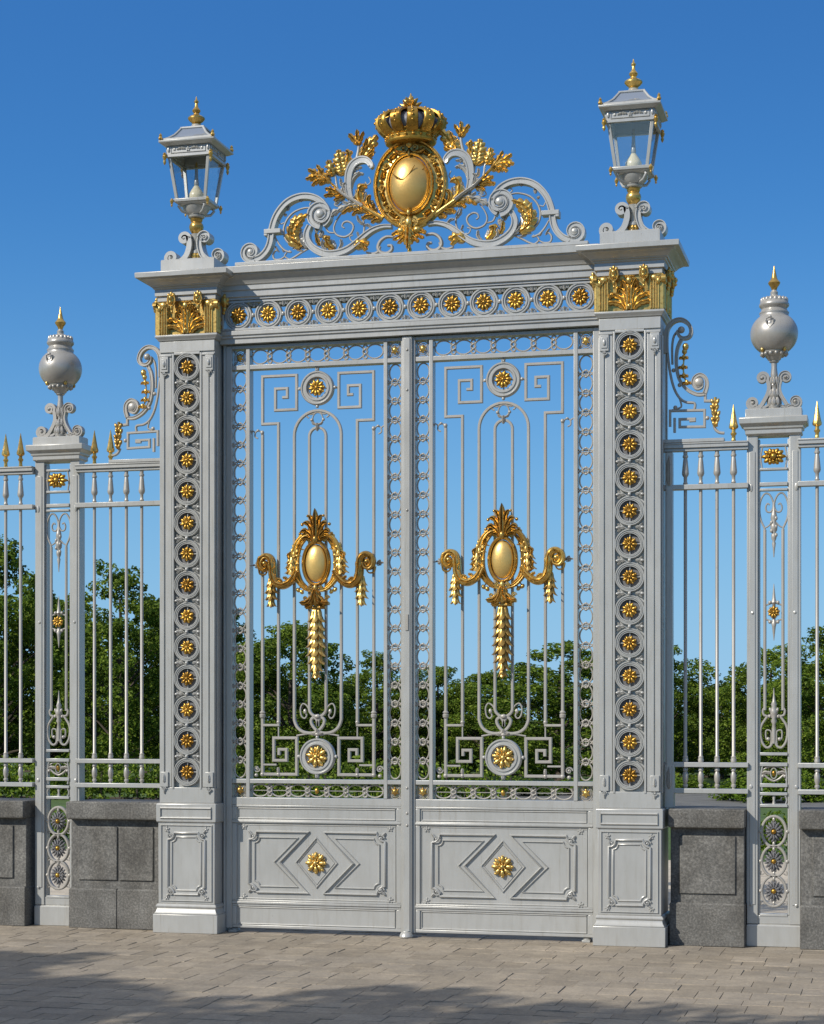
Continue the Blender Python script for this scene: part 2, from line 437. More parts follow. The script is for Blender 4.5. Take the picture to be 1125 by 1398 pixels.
def floret(m, cx, cz, y, r):
    for i in range(5):
        a = 2*pi*i/5; m.blob(cx+r*.6*sin(a), y-r*.15, cz+r*.6*cos(a), r*.34, r*.3, r*.45, a, 6, 4)
    m.blob(cx, y-r*.3, cz, r*.3, r*.4, r*.3, 0, 6, 4)

def capital_face(hw, z0, z1, y):
    """leafy relief on one face of the capital, in the plane Y = y"""
    m = M(); h = z1-z0
    for s in (-1, 1):
        m.box(s*hw-.001 if s < 0 else s*hw-.078, s*hw+.078 if s < 0 else s*hw+.001, y-.022, y+.02, z0, z1-.012)
        for i in range(4):
            xx = s*(hw-.010-.019*i); m.sweep([(xx, z0+.006), (xx, z1-.05)], y-.022, HALF(.013, .011))
        m.blob(s*(hw-.04), y-.026, z1-.034, .034, .014, .026); m.blob(s*(hw-.012), y-.03, z1-.06, .016, .018, .03)
        m.volute(s*(hw-.004), z1-.04, .034, y-.025, .014, .03, 0, s*1.5)
        for k, (bx, tx, tz, w) in enumerate(((.012, .075, .62, .045), (.022, .125, .46, .05), (.03, .135, .25, .045), (.012, .05, .80, .035))):
            m.leaf([(s*bx, z0+.004), (s*(bx+(tx-bx)*.35), z0+h*tz*.75), (s*tx, z0+h*tz), (s*(tx+.018), z0+h*tz*.72)], y-.004-.003*k, w, .018, 5, .008)
        m.sweep(catmull([(s*.016, z0+.003), (s*.014, z0+h*.45), (s*.024, z0+h*.72), (s*.050, z0+h*.88)], 5), y-.02, HALF(.018, .02), w=lambda t: 1.2-.5*t)
        # mask-like bosses that climb over the band above
        m.blob(s*.108, y-.045, z1-.002, .030, .03, .052); m.blob(s*.108, y-.07, z1+.012, .016, .018, .022); m.blob(s*.108, y-.068, z1-.020, .012, .016, .014)
        m.blob(s*.108-.02, y-.055, z1+.034, .012, .014, .018); m.blob(s*.108+.02, y-.055, z1+.034, .012, .014, .018); m.blob(s*.108, y-.05, z1+.046, .012, .012, .018)
        m.blob(s*.108, y-.045, z1-.058, .014, .018, .028); m.blob(s*.108, y-.04, z1-.090, .009, .014, .016)
        m.sweep(circ(s*.108, z1-.004, .031, .046, 16), y-.055, ROUND(.010, .02), True)
    m.leaf([(0, z0), (0, z0+h*.5), (0, z1-.02)], y-.012, .06, .022, 7, .010)
    m.blob(0, y-.03, z1-.045, .026, .024, .03); m.blob(0, y-.034, z0+.028, .014, .02, .022)
    for i in range(-3, 4): m.blob(i*.011, y-.022, z1-.014, .006, .012, .012, i*.35)
    return m

def make_pillar(x):
    t = root('gate_pillar', (x, PY, 0))
    m = M()                                                   # pedestal
    m.stack(x, PY, .262, .245, [(0, 0), (0, .142)])
    m.stack(x, PY, .250, .233, [(.004, .142), (.004, .150), (-.006, .165), (-.012, .19), (-.004, .198), (-.004, .206), (-.016, .222)])
    m.stack(x, PY, .230, .213, [(0, .222), (0, .845)])
    m.stack(x, PY, .243, .226, [(-.006, .845), (0, .852), (0, .985), (-.012, .992)])
    ped = part('pedestal', m, 'silver_paint', t, .004)
    y = PY-.213
    m = M(); cz = .53
    m.sweep([(x-.205, .245), (x+.205, .245), (x+.205, .822), (x-.205, .822)], y, HALF(.016, .010), True)
    m.sweep([(x+a, cz+b) for a, b in notched(.150, .235, .052)], y, HALF(.020, .016), True)
    m.sweep([(x+a, cz+b) for a, b in notched(.118, .203, .036)], y, HALF(.014, .010), True)
    for a in (-1, 1):
        for b in (-1, 1):
            m.volute(x+a*.128, cz+b*.213, .026, y-.006, .010, .018, 0, 1.3*a)
            floret(m, x+a*.158, cz+b*.262, y, .022); m.leaf([(x+a*.142, cz+b*.236), (x+a*.160, cz+b*.258)], y-.004, .022, .010, 3)
    part_split('pedestal_moulding', m, 'silver_paint', t)
    m = M(); yb = PY-.226
    m.sweep([(x-.205, .880), (x+.205, .880), (x+.205, .955), (x-.205, .955)], yb, HALF(.018, .012), True)
    part('band_moulding', m, 'silver_paint', t)
    # shaft: a hollow box open in front behind the rings
    m = M(); z0, z1, zt = .992, 4.53, 4.425
    m.box(x-PHX, x+PHX, .17, .40, z0, z1)
    for s in (-1, 1):
        a, b = sorted((x+s*.106, x+s*PHX)); m.box(a, b, .008, .17, z0, z1)
        for p, q, yy in ((.125, .176, -.001), (.186, .2235, -.002)):
            a, b = sorted((x+s*p, x+s*q)); m.box(a, b, yy, .02, 1.115, zt)
        a, b = sorted((x+s*.105, x+s*.121)); m.box(a, b, -.008, .03, 1.10, zt+.01)
        m.box(x-.2235 if s < 0 else x+.1221, x-.1221 if s < 0 else x+.2235, -.012, .02, zt-.012, zt+.004)
        m.box(x-.215 if s < 0 else x+.150, x-.150 if s < 0 else x+.215, -.014, .02, zt-.13, zt-.0125)
        m.box(x-.205 if s < 0 else x+.160, x-.160 if s < 0 else x+.205, -.020, .02, zt-.11, zt-.03)
        m.box(x-.215 if s < 0 else x+.150, x-.150 if s < 0 else x+.215, -.014, .02, 1.1151, 1.23)
        # groove frames on the pillar's sides
        xs = x+s*PHX
        m.box(min(xs, xs+s*.010), max(xs, xs+s*.010), .035, .085, 1.10, 4.40); m.box(min(xs, xs+s*.010), max(xs, xs+s*.010), .315, .365, 1.10, 4.40)
    m.box(x-.105, x+.105, -.002, .17, 4.445, z1); m.box(x-.105, x+.105, -.002, .17, z0, 1.112)
    m.box(x-.105, x+.105, -.008, .02, 4.424, 4.4445)
    m.box(x-.2232, x+.2232, -.003, .02, 4.4451, z1-.001); m.box(x-.2232, x+.2232, -.003, .02, z0+.001, 1.1119)
    part('shaft', m, 'silver_paint', t, .003)
    m = M()
    for s in (-1, 1):
        m.volute(x+s*.182, zt-.142, .020, -.012, .008, .014, 0, s*1.2); m.blob(x+s*.182, -.02, zt-.07, .012, .012, .026); m.leaf([(x+s*.182, zt-.13), (x+s*.182, zt-.175)], -.008, .022, .010, 3)
        m.volute(x+s*.182, 1.10, .018, -.010, .008, .014, 0, -s*1.2); m.leaf([(x+s*.182, 1.115), (x+s*.182, 1.06)], -.006, .022, .010, 3); m.leaf([(x+s*.182, 1.15), (x+s*.182, 1.215)], -.014, .03, .010, 3)
    part_split('stile_ornament', m, 'silver_paint', t)
    m = M()                                                   # dark inner tie plate seen through the rings
    m.box(x-.1055, x+.1055, .030, .066, 1.1121, 4.4449)
    part('inner_plate', m, 'silver_paint', t)
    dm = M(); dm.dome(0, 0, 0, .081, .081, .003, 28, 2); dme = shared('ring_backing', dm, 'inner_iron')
    # fourteen rings
    rm = M(); rm.sweep(circ(0, 0, .097, None, 36), .0, [(-.012, .035), (-.012, -.004), (-.0075, -.012), (-.003, -.012), (0, -.004), (.003, -.004), (.0055, -.010), (.010, -.010), (.012, -.004), (.012, .035)], True)
    rm.sweep(circ(0, 0, .080, None, 32), .010, RECT(.006, .03), True)
    for a in range(4): rm.tube([(.045*sin(a*pi/2), .012, .045*cos(a*pi/2)), (.078*sin(a*pi/2), .012, .078*cos(a*pi/2))], .005, 6)
    rme = shared('ring', rm, 'silver_paint')
    sm = M()
    for s in (-1, 1):
        sm.leaf([(s*.040, 0), (s*.070, .002), (s*.100, 0)], .006, .030, .012, 2); sm.blob(s*.090, .0, 0, .014, .012, .010)
        sm.leaf([(s*.062, 0), (s*.094, .034)], .008, .018, .01, 1); sm.leaf([(s*.062, 0), (s*.094, -.034)], .008, .018, .01, 1)
    sm.box(-.009, .009, -.014, .02, -.016, .016); sm.blob(0, -.014, 0, .013, .012, .013)
    sme = shared('ring_link', sm, 'silver_paint')
    for i in range(14):
        z = 4.330-.2385*i
        r = inst('ring', rme, t, (x, .004, z)); inst('rosette', ROS['s'], r, (x, .012, z), random.uniform(-.5, .5)); inst('ring_backing', dme, r, (x, .028, z))
        if i < 13: inst('ring_link', sme, t, (x, .004, z-.11925))
    m = M(); m.stack(x, PY, PHX, PHY, [(0, 4.53), (.012, 4.536), (.016, 4.546), (.026, 4.556), (.030, 4.562), (.030, 4.575), (.022, 4.577)])
    part('collar', m, 'silver_paint', t, .003)
    z0, z1 = 4.578, 4.838
    m = M(); m.stack(x, PY, PHX-.006, PHY-.006, [(0, z0-.002), (0, z1)])
    f = capital_face(PHX, z0, z1, -PHX)
    for k in range(4):
        mt = Matrix.Translation((x, PY, 0)) @ Matrix.Rotation(k*pi/2, 4, 'Z') @ Matrix.Translation((0, (PHX-PHY if k % 2 == 0 else 0), 0))
        if k == 2: continue
        m.join(f, mt)
    part('capital', m, 'gold_leaf', t, 0, 60)
    m = M(); m.stack(x, PY, PHX, PHY, [(.012, 4.836), (.014, 4.838), (.014, 4.872), (.030, 4.876), (.030, 4.925), (.040, 4.930), (.042, 4.940), (.054, 4.944), (.056, 4.951), (.064, 4.956), (.078, 4.972), (.098, 4.986), (.112, 4.992), (.112, 4.998), (.146, 5.0), (.148, 5.036), (.140, 5.041), (.05, 5.046)])
    m.stack(x, PY, .218, .195, [(0, 5.044), (0, 5.155), (-.006, 5.162)])
    part('cornice', m, 'silver_paint', t, .002)
    return t
pillar_L = make_pillar(PL)
pillar_R = copy_tree(pillar_L); pillar_R.location.x = PR
meta(pillar_L, 'silver gate pillar with gold capital and fourteen rosette rings, left of the gate', 'gate pillar', 'gate pillars')
meta(pillar_R, 'silver gate pillar with gold capital and fourteen rosette rings, right of the gate', 'gate pillar', 'gate pillars')

# ================================================================== lanterns
def make_lantern(x, y):
    z = 5.162; t = root('lantern', (x, y, z))
    m = M(); m.lathe(x, y, [(.05, z), (.05, z+.02), (.032, z+.035), (.028, z+.075), (.034, z+.08), (.034, z+.1), (.024, z+.11), (.022, z+.17), (.03, z+.18), (.03, z+.2), (.04, z+.23)], 14)
    part('stem', m, 'silver_paint', t)
    m = M()
    for q in range(8):
        a = q*pi/4; m.blob(x+.027*cos(a), y+.027*sin(a), z+.06, .014, .014, .024)
    m.lathe(x, y, [(.02, z+.225), (.036, z+.235), (.052, z+.262), (.057, z+.285), (.052, z+.305), (.04, z+.322), (.046, z+.33), (.05, z+.345), (.044, z+.355)], 18)
    part_split('gold_knop', m, 'gold_leaf', t)
    # scroll brackets: S-curves standing out from the stem
    g = M(); p = spiral(.185, .052, .018, .050, pi*.9, -1.25, 16)
    c = catmull([(.168, .006), (.112, .018), (.066, .058), (.044, .115), (.040, .165), (.050, .205)], 6)
    low = spiral(.188, .050, .050, .016, -pi/2-.35, 1.45, 18)
    up = spiral(.082, .192, .040, .013, pi*.92, -1.45, 18)
    g.sweep(list(reversed(low))+c[1:-1]+up, 0, CHAN(.030, .11), w=lambda t: .6+.8*sin(pi*t))
    g.blob(.188, 0, .050, .018, .062, .018, 0, 12, 8); g.blob(.082, 0, .192, .016, .062, .016, 0, 12, 8)
    b = M(); b.join(g, Matrix.Identity(4))
    for k, a in enumerate((0, pi)):
        mm = M(); mm.join(g, Matrix.Translation((x, y, z)) @ Matrix.Rotation(a, 4, 'Z'))
        part('scroll_bracket', mm, 'silver_paint', t)
    m = M(); m.lathe(x, y, [(.05, z+.352), (.062, z+.358), (.066, z+.370), (.058, z+.375), (.074, z+.383), (.094, z+.405), (.106, z+.425), (.110, z+.436), (.102, z+.441)], 24)
    for q in range(4):
        a = q*pi/2+pi/4; m.tube([(x+.06*cos(a), y+.06*sin(a), z+.380), (x+.12*cos(a), y+.12*sin(a), z+.394), (x+.15*cos(a), y+.15*sin(a), z+.428), (x+.128*cos(a), y+.128*sin(a), z+.455)], .011, 7)
    m.stack(x, y, .105, .105, [(0, z+.438), (.022, z+.454)])
    part('base_bowl', m, 'silver_paint', t)
    zb, zt = z+.454, z+.790
    hb, ht = .128, .170
    m = M()
    m.stack(x, y, hb, hb, [(-.004, zb), (.008, zb+.004), (.010, zb+.024), (.0, zb+.030)])
    for sx in (-1, 1):
        for sy in (-1, 1):
            a, b_ = hb-.012, ht-.012
            vs = [(x+sx*(h+dx), y+sy*(h+dy), zz) for h, zz in ((a, zb+.028), (b_, zt)) for dx, dy in ((-.012, -.012), (.012, -.012), (.012, .012), (-.012, .012))]
            m.add(vs, [(3,2,1,0), (4,5,6,7)]+[(i, (i+1) % 4, (i+1) % 4+4, i+4) for i in range(4)])
    # head frame, open in the middle
    for a0, a1, b0, b1 in ((-1, 1, -1, -.86), (-1, 1, .86, 1), (-1, -.86, -.859, .859), (.86, 1, -.859, .859)):
        m.box(x+a0*.182, x+a1*.182, y+b0*.182, y+b1*.182, zt, zt+.022); m.box(x+a0*.176, x+a1*.176, y+b0*.176, y+b1*.176, zt+.0225, zt+.0829)
    m.stack(x, y, .182, .182, [(0, zt+.083), (.012, zt+.088), (.030, zt+.100), (.042, zt+.105), (.044, zt+.118), (.034, zt+.123), (.02, zt+.126)])
    cage = part('cage', m, 'silver_paint', t, .002)
    m = M()
    for k in range(4):
        f = M(); yy = -.177
        f.sweep([(-.14, zt+.030), (.14, zt+.030), (.14, zt+.076), (-.14, zt+.076)], yy, HALF(.007, .005), True)
        floret(f, 0, zt+.053, yy, .018)
        for s in (-1, 1):
            f.leaf([(s*.022, zt+.057), (s*.06, zt+.063), (s*.095, zt+.052)], yy, .026, .009, 4); f.blob(s*.112, yy, zt+.057, .012, .006, .012); f.blob(s*.160, yy-.002, zt+.057, .009, .008, .022)
        m.join(f, Matrix.Translation((x, y, 0)) @ Matrix.Rotation(k*pi/2, 4, 'Z'))
    part_split('frieze_ornament', m, 'silver_paint', t)
    for k in range(4):
        mt = Matrix.Translation((x, y, 0)) @ Matrix.Rotation(k*pi/2, 4, 'Z')
        f = M(); f.add([mt @ Vector(v) for v in ((-hb+.026, -hb+.012, zb+.03), (hb-.026, -hb+.012, zb+.03), (ht-.026, -ht+.012, zt), (-ht+.026, -ht+.012, zt),
                                                (-hb+.026, -hb+.015, zb+.03), (hb-.026, -hb+.015, zb+.03), (ht-.026, -ht+.015, zt), (-ht+.026, -ht+.015, zt))],
                       [(0,1,2,3), (7,6,5,4), (0,4,5,1), (1,5,6,2), (2,6,7,3), (3,7,4,0)])
        part('glass_pane', f, 'lamp_glass', t, 0, 0)
    # concave hipped roof with framed glass slopes
    zr = zt+.126
    prof = [(.205, zr), (.166, zr+.022), (.130, zr+.054), (.102, zr+.094), (.088, zr+.116)]
    m = M(); m.stack(x, y, 0, 0, prof); roof = part('roof', m, 'roof_glass', t, 0, 20)
    m = M()
    for sx in (-1, 1):
        for sy in (-1, 1): m.tube([(x+sx*r, y+sy*r, zz+.003) for r, zz in prof], .0095, 6)
    m.stack(x, y, .088, .088, [(0, zr+.110), (.008, zr+.115), (.008, zr+.126), (-.02, zr+.130)]); m.stack(x, y, .206, .206, [(.006, zr-.002), (.0, zr+.012), (-.012, zr+.014)])
    m.lathe(x, y, [(.066, zr+.128), (.06, zr+.139), (.042, zr+.148), (.034, zr+.164)], 18)
    part('roof_rib', m, 'silver_paint', roof)
    m = M(); zf = zr+.160
    m.lathe(x, y, [(.034, zf), (.036, zf+.008), (.03, zf+.014), (.05, zf+.028), (.066, zf+.046), (.066, zf+.056), (.05, zf+.068), (.026, zf+.078), (.020, zf+.092), (.03, zf+.104), (.033, zf+.114), (.026, zf+.124), (.014, zf+.140), (.011, zf+.168), (.018, zf+.178), (.018, zf+.186), (.009, zf+.196), (.002, zf+.222)], 20)
    part('finial', m, 'gold_leaf', t)
    m = M()
    for sx in (-1, 1):
        for sy in (-1, 1):
            ex, ey = x+sx*.212, y+sy*.212
            m.lathe(ex, ey, [(.012, zr), (.018, zr+.01), (.014, zr+.022), (.010, zr+.028), (.013, zr+.036), (.002, zr+.052)], 8)
            dx, dy = x+sx*.188, y+sy*.188
            m.lathe(dx, dy, [(.002, zt-.062), (.009, zt-.050), (.013, zt-.036), (.008, zt-.026), (.014, zt-.012), (.019, zt+.004), (.012, zt+.014), (.016, zt+.022), (.006, zt+.034)], 8)
            dx, dy = x+sx*.146, y+sy*.146
            m.lathe(dx, dy, [(.002, zb-.040), (.009, zb-.028), (.006, zb-.020), (.012, zb-.008), (.016, zb+.006), (.010, zb+.016), (.006, zb+.026)], 8)
    part_split('corner_drop', m, 'gold_leaf', t)
    m = M(); m.lathe(x, y, [(.05, zb+.03), (.055, zb+.04), (.062, zb+.062), (.060, zb+.085), (.046, zb+.11), (.028, zb+.135), (.02, zb+.15)], 18)
    bn = part('burner', m, 'lamp_white', t)
    m = M(); m.lathe(x, y, [(.016, zb+.15), (.02, zb+.165), (.017, zb+.19), (.013, zb+.24), (.012, zb+.285)], 12); part('chimney', m, 'silver_paint', bn)
    m = M(); m.lathe(x, y, [(.013, zb+.285), (.015, zb+.295), (.008, zb+.308), (.01, zb+.318), (.006, zb+.334)], 10); part('burner_tip', m, 'gold_leaf', bn)
    return t
lan_L = make_lantern(PL, PY)
lan_R = copy_tree(lan_L); lan_R.location.x = PR
meta(lan_L, 'square glazed lantern with gold finial standing on the left gate pillar', 'lantern', 'lanterns on the gate pillars')
meta(lan_R, 'square glazed lantern with gold finial standing on the right gate pillar', 'lantern', 'lanterns on the gate pillars')

# ================================================================== lintel
LX0, LX1 = PL+PHX+.004, PR-PHX-.004
t = root('gate_lintel', (XG, .2, 4.5), 'silver lintel beam over the gate with a row of twelve ringed gold rosettes', 'lintel')
m = M()
m.extx(LX0, LX1, [(.34, 4.84), (.09, 4.84), (.09, 4.856), (.075, 4.860), (.075, 4.905), (.062, 4.909), (.062, 4.945), (.052, 4.950), (.048, 4.962), (.03, 4.985), (.012, 5.005), (.002, 5.012), (.002, 5.02), (-.018, 5.022), (-.02, 5.072), (-.01, 5.076), (.34, 5.084)])
part('cornice', m, 'silver_paint', t, .002)
m = M(); m.box(-1.375, 1.335, .01, .30, 5.082, 5.108)
part('blocking_course', m, 'silver_paint', t, .004)
m = M()
m.extx(LX0, LX1, [(.32, 4.508), (.10, 4.508), (.10, 4.545), (.088, 4.549), (.088, 4.566), (.076, 4.570), (.076, 4.602), (.095, 4.606), (.32, 4.606)])
for xa, xb in ((LX0, LX0+.035), (LX1-.035, LX1)): m.box(xa, xb, .094, .30, 4.6061, 4.8399)
part('architrave', m, 'silver_paint', t, .002)
m = M()
for z in (4.618, 4.828): m.sweep([(LX0+.036, z), (LX1-.036, z)], .115, RECT(.016, .03))
for z in (4.62, 4.826): m.sweep([(LX0+.036, z), (LX1-.036, z)], .29, RECT(.02, .02))
part_split('frieze_rail', m, 'silver_paint', t)
rm = M(); rm.sweep(circ(0, 0, .094, None, 36), 0, [(-.017, .02), (-.017, -.006), (-.011, -.015), (-.003, -.015), (0, -.005), (.004, -.005), (.007, -.014), (.014, -.014), (.017, -.004), (.017, .02)], True)
rm.sweep(circ(0, 0, .073, None, 32), .01, RECT(.006, .024), True)
for a in range(4): rm.tube([(.04*sin(a*pi/2), .0, .04*cos(a*pi/2)), (.09*sin(a*pi/2), .0, .09*cos(a*pi/2))], .0055, 6)
rme = shared('ring', rm, 'silver_paint')
km = M(); km.box(-.016, .016, -.012, .02, -.012, .012); km.blob(0, -.012, 0, .012, .012, .016)
for s in (-1, 1):
    km.leaf([(0, s*.060), (0, s*.082), (0, s*.106)], .0, .030, .014, 2); km.sweep([(0, s*.098), (0, s*.112)], 0, RECT(.008, .02)); km.volute(-.022, s*.082, .016, 0, .006, .016, 0, 1.2); km.volute(.022, s*.082, .016, 0, .006, .016, pi, -1.2)
kme = shared('ring_link', km, 'silver_paint')
for i in range(12):
    x = LX0+.150+i*(LX1-LX0-.300)/11
    r = inst('ring', rme, t, (x, .118, 4.723)); inst('rosette', ROS['m'], r, (x, .122, 4.723), random.uniform(-.3, .3))
    if i < 11: inst('ring_link', kme, t, (x+(LX1-LX0-.300)/22, .118, 4.723))

# ================================================================== crest over the lintel
XM, CY = -.030, .13
t = root('crest', (XM, CY, 5.108), 'silver scrollwork crest with gold leaves, oval gold shield and crown on top of the lintel', 'crest')
def mir(p, s): return [(XM+s*a, b) for a, b in p]
A = [(1.220,5.145),(1.172,5.162),(1.128,5.201),(1.102,5.246),(1.089,5.295),(1.085,5.343),(1.073,5.396),(1.052,5.455),(1.017,5.510),(0.968,5.559),(0.910,5.590),(0.841,5.604),(0.768,5.596),(0.704,5.566),(0.657,5.516),(0.630,5.463),(0.637,5.414),(0.675,5.380),(0.724,5.386)]
SB = [(0.779,5.378),(0.802,5.328),(0.800,5.275),(0.771,5.224),(0.719,5.184),(0.650,5.156),(0.571,5.155),(0.489,5.176),(0.418,5.219),(0.348,5.275),(0.283,5.315),(0.208,5.335),(0.138,5.332)]
EV = [(1.251,5.205)][0]
VV = [(0.694,5.458)][0]
R1 = [(0.748,5.510),(0.822,5.519),(0.910,5.492),(0.968,5.434),(0.993,5.363),(0.980,5.297),(0.939,5.250),(0.871,5.220),(0.783,5.212)]
R2 = [(1.065,5.320),(1.029,5.256),(0.983,5.206),(0.934,5.190),(0.947,5.203)]
R3 = [(0.378,5.433),(0.356,5.367),(0.358,5.308),(0.380,5.263)]
R4 = [(0.536,5.456),(0.576,5.401),(0.593,5.346),(0.571,5.299),(0.512,5.279),(0.462,5.300),(0.439,5.342),(0.449,5.375),(0.487,5.395),(0.519,5.385),(0.527,5.359),(0.509,5.345)]
R5 = [(0.591,5.315),(0.635,5.324),(0.657,5.361),(0.679,5.384)]
R6 = [(0.743,5.192),(0.783,5.209),(0.841,5.186),(0.910,5.148),(0.949,5.136),(0.983,5.163),(0.968,5.188)]
R7 = [(0.978,5.163),(1.017,5.141),(1.065,5.143),(1.077,5.181),(1.054,5.211),(1.029,5.198)]
WS = [(0.442,5.535),(0.465,5.597),(0.473,5.678),(0.463,5.756),(0.432,5.812),(0.378,5.840),(0.323,5.832),(0.288,5.793),(0.300,5.773)]
WS2 = [(0.459,5.636),(0.442,5.690),(0.413,5.726),(0.378,5.743),(0.356,5.735)]
STEM = [(0.198,5.391),(0.288,5.447),(0.358,5.492),(0.427,5.541),(0.497,5.582),(0.556,5.634),(0.615,5.692),(0.655,5.728)]
STEM2 = [(0.467,5.621),(0.489,5.677),(0.502,5.734),(0.517,5.767)]
STEM3 = [(0.561,5.638),(0.571,5.691),(0.578,5.738),(0.601,5.771)]
STEM4 = [(0.427,5.817),(0.410,5.867),(0.396,5.936),(0.398,5.984)]
CV = [(0.123,5.253),(0.181,5.258),(0.228,5.229),(0.246,5.182),(0.223,5.143),(0.176,5.134),(0.139,5.159),(0.141,5.189),(0.171,5.192)]
FOOT = [(0.338,5.152),(0.288,5.138),(0.248,5.150),(0.228,5.190)]
for s in (-1, 1):
    m = M()
    m.sweep(catmull(mir(list(reversed(A)), s), 4)[4:], CY, CHAN(.046, .075))
    ev = (XM+s*EV[0], EV[1]); r = .066
    p0 = mir([A[0]], s)[0]
    sp = [(ev[0]+s*q[0], ev[1]+q[1]) for q in spiral(0, 0, .070, .022, -pi/2-.35, 1.55, 18)]
    m.sweep([p0]+sp, CY, CHAN(.046, .075), w=lambda t: 1-.5*t); m.dome(ev[0], CY-.03, ev[1], .026, .026, .014, 14, 4)
    vv = (XM+s*VV[0], VV[1])
    sp = [(vv[0]+s*q[0], vv[1]+q[1]) for q in spiral(0, 0, .092, .03, -pi/2, 1.75, 20)]
    m.sweep(sp, CY-.004, CHAN(.05, .08), w=lambda t: 1-.5*t); m.dome(vv[0], CY-.036, vv[1], .034, .034, .018, 16, 5)
    m.sweep(catmull(mir(SB, s), 4), CY, CHAN(.046, .07), w=lambda t: .55+.6*sin(pi*min(1, t*.9+.15)))
    part('main_scroll', m, 'silver_paint', t)
    bk = mir([(1.007,5.351),(1.138,5.359)], s)
    m = M(); b0, b1 = sorted((bk[0][0], bk[1][0])); zc = bk[0][1]
    m.box(b0, b1, CY-.045, CY+.045, zc-.017, zc+.017)
    m.box(b1-.026 if s > 0 else b0, b1 if s > 0 else b0+.026, CY-.044, CY+.044, zc-.034, zc-.0175)
    part('scroll_clasp', m, 'silver_paint', t, .003)
    m = M()
    for p, w in ((R1, .015), (R2, .014), (R3, .014), (R4, .015), (R5, .013), (R6, .014), (R7, .014), (CV, .026), (FOOT, .02)):
        m.sweep(catmull(mir(p, s), 5), CY, ROUND(w, w*1.5, 8), w=lambda t: .75+.4*sin(pi*t))
    for a, b, w in (((640, 580), (672, 625), .045), ((760, 650), (775, 690), .03), ((780, 715), (805, 720), .03), ((700, 600), (735, 620), .03), ((480, 620), (460, 660), .03), ((660, 960), (640, 1000), .03),
                    ((530, 985), (550, 1030), .022), ((560, 985), (600, 1000), .022), ((700, 1000), (640, 1020), .026), ((480, 870), (500, 930), .05), ((540, 840), (520, 890), .035), ((190, 905), (175, 950), .024), ((880, 960), (850, 1005), .02), ((820, 985), (800, 1020), .02)):
        q = [((600+c[0]/5.625-556.5)/188.5, 5.12+(347.5-.0255*(600+c[0]/5.625-600)-(150+c[1]/5.625))/186.5) for c in (a, b)]
        m.leaf(mir(q, s), CY, w, .012, 3, .01)
    part('tendril', m, 'iron_paint', t)
    m = M()
    m.sweep(catmull(mir(WS, s), 5), CY-.01, CHAN(.048, .05), w=lambda t: .45+.75*sin(pi*min(1, t*.85+.1)), ys=lambda t: -.03*t)
    m.sweep(catmull(mir(WS2, s), 5), CY-.01, HALF(.034, .03), w=lambda t: 1.1-.5*t)
    for p, w in (([(0.432,5.473),(0.497,5.493),(0.546,5.475),(0.591,5.453),(0.588,5.434)], .062), ([(0.388,5.490),(0.437,5.506),(0.502,5.492)], .05), ([(0.467,5.543),(0.502,5.657),(0.489,5.677)], .036), ([(0.358,5.842),(0.303,5.821),(0.286,5.781)], .04)):
        m.leaf(mir(p, s), CY-.02, w, .02, 4, .02)
    part('acanthus_scroll', m, 'silver_paint', t)
    m = M()
    m.sweep(catmull(mir(STEM, s), 4), CY-.02, HALF(.040, .035), w=lambda t: 1.1-.75*t)
    LV = [([(0.625,5.696),(0.675,5.760),(0.720,5.832)], .052, 4), ([(0.655,5.728),(0.724,5.766),(0.790,5.802)], .056, 4), ([(0.650,5.719),(0.729,5.742),(0.808,5.724)], .062, 5), ([(0.650,5.714),(0.714,5.709),(0.756,5.666)], .05, 4), ([(0.640,5.710),(0.675,5.698),(0.694,5.670)], .036, 3),
          ([(0.598,5.742),(0.611,5.794),(0.631,5.860)], .078, 4), ([(0.512,5.743),(0.527,5.819),(0.548,5.932)], .115, 7), ([(0.497,5.773),(0.477,5.842),(0.467,5.901),(0.489,5.917)], .06, 4),
          ([(0.378,5.855),(0.318,5.932),(0.243,6.020)], .10, 5), ([(0.368,5.862),(0.308,5.884),(0.263,5.931)], .034, 3), ([(0.368,5.855),(0.318,5.859),(0.268,5.889)], .045, 3), ([(0.373,5.865),(0.348,5.930),(0.320,6.000)], .045, 4),
          ([(0.396,5.960),(0.378,6.005),(0.348,6.056)], .04, 3), ([(0.398,5.960),(0.403,6.013),(0.400,6.075)], .045, 3), ([(0.400,5.964),(0.432,6.006),(0.467,6.044)], .05, 3),
          ([(0.536,5.592),(0.596,5.631),(0.653,5.642)], .05, 4), ([(0.546,5.601),(0.615,5.601),(0.665,5.588)], .045, 3), ([(0.507,5.579),(0.556,5.566),(0.584,5.547)], .04, 3),
          ([(0.323,5.471),(0.378,5.540),(0.388,5.607),(0.358,5.646),(0.316,5.620)], .068, 4), ([(0.273,5.435),(0.313,5.505),(0.313,5.554),(0.286,5.563)], .045, 3), ([(0.248,5.427),(0.278,5.469),(0.273,5.508)], .03, 3), ([(0.318,5.452),(0.388,5.486),(0.457,5.486),(0.527,5.438)], .06, 5), ([(0.358,5.468),(0.408,5.460),(0.439,5.421)], .04, 3), ([(0.268,5.421),(0.328,5.417),(0.364,5.390)], .045, 3), ([(0.218,5.390),(0.258,5.388),(0.293,5.361)], .045, 3),
          ([(0.846,5.224),(0.910,5.282),(0.910,5.369),(0.861,5.425),(0.783,5.459)], .105, 8), ([(0.861,5.233),(0.934,5.300),(0.931,5.387)], .035, 4), ([(0.900,5.293),(0.880,5.361),(0.822,5.423)], .06, 5),
          ([(0.591,5.187),(0.633,5.223),(0.645,5.275),(0.611,5.263)], .06, 4), ([(0.423,5.183),(0.378,5.225),(0.303,5.200)], .075, 4), ([(0.378,5.215),(0.348,5.188),(0.328,5.153)], .05, 3), ([(0.694,5.219),(0.714,5.257),(0.724,5.314)], .04, 3)]
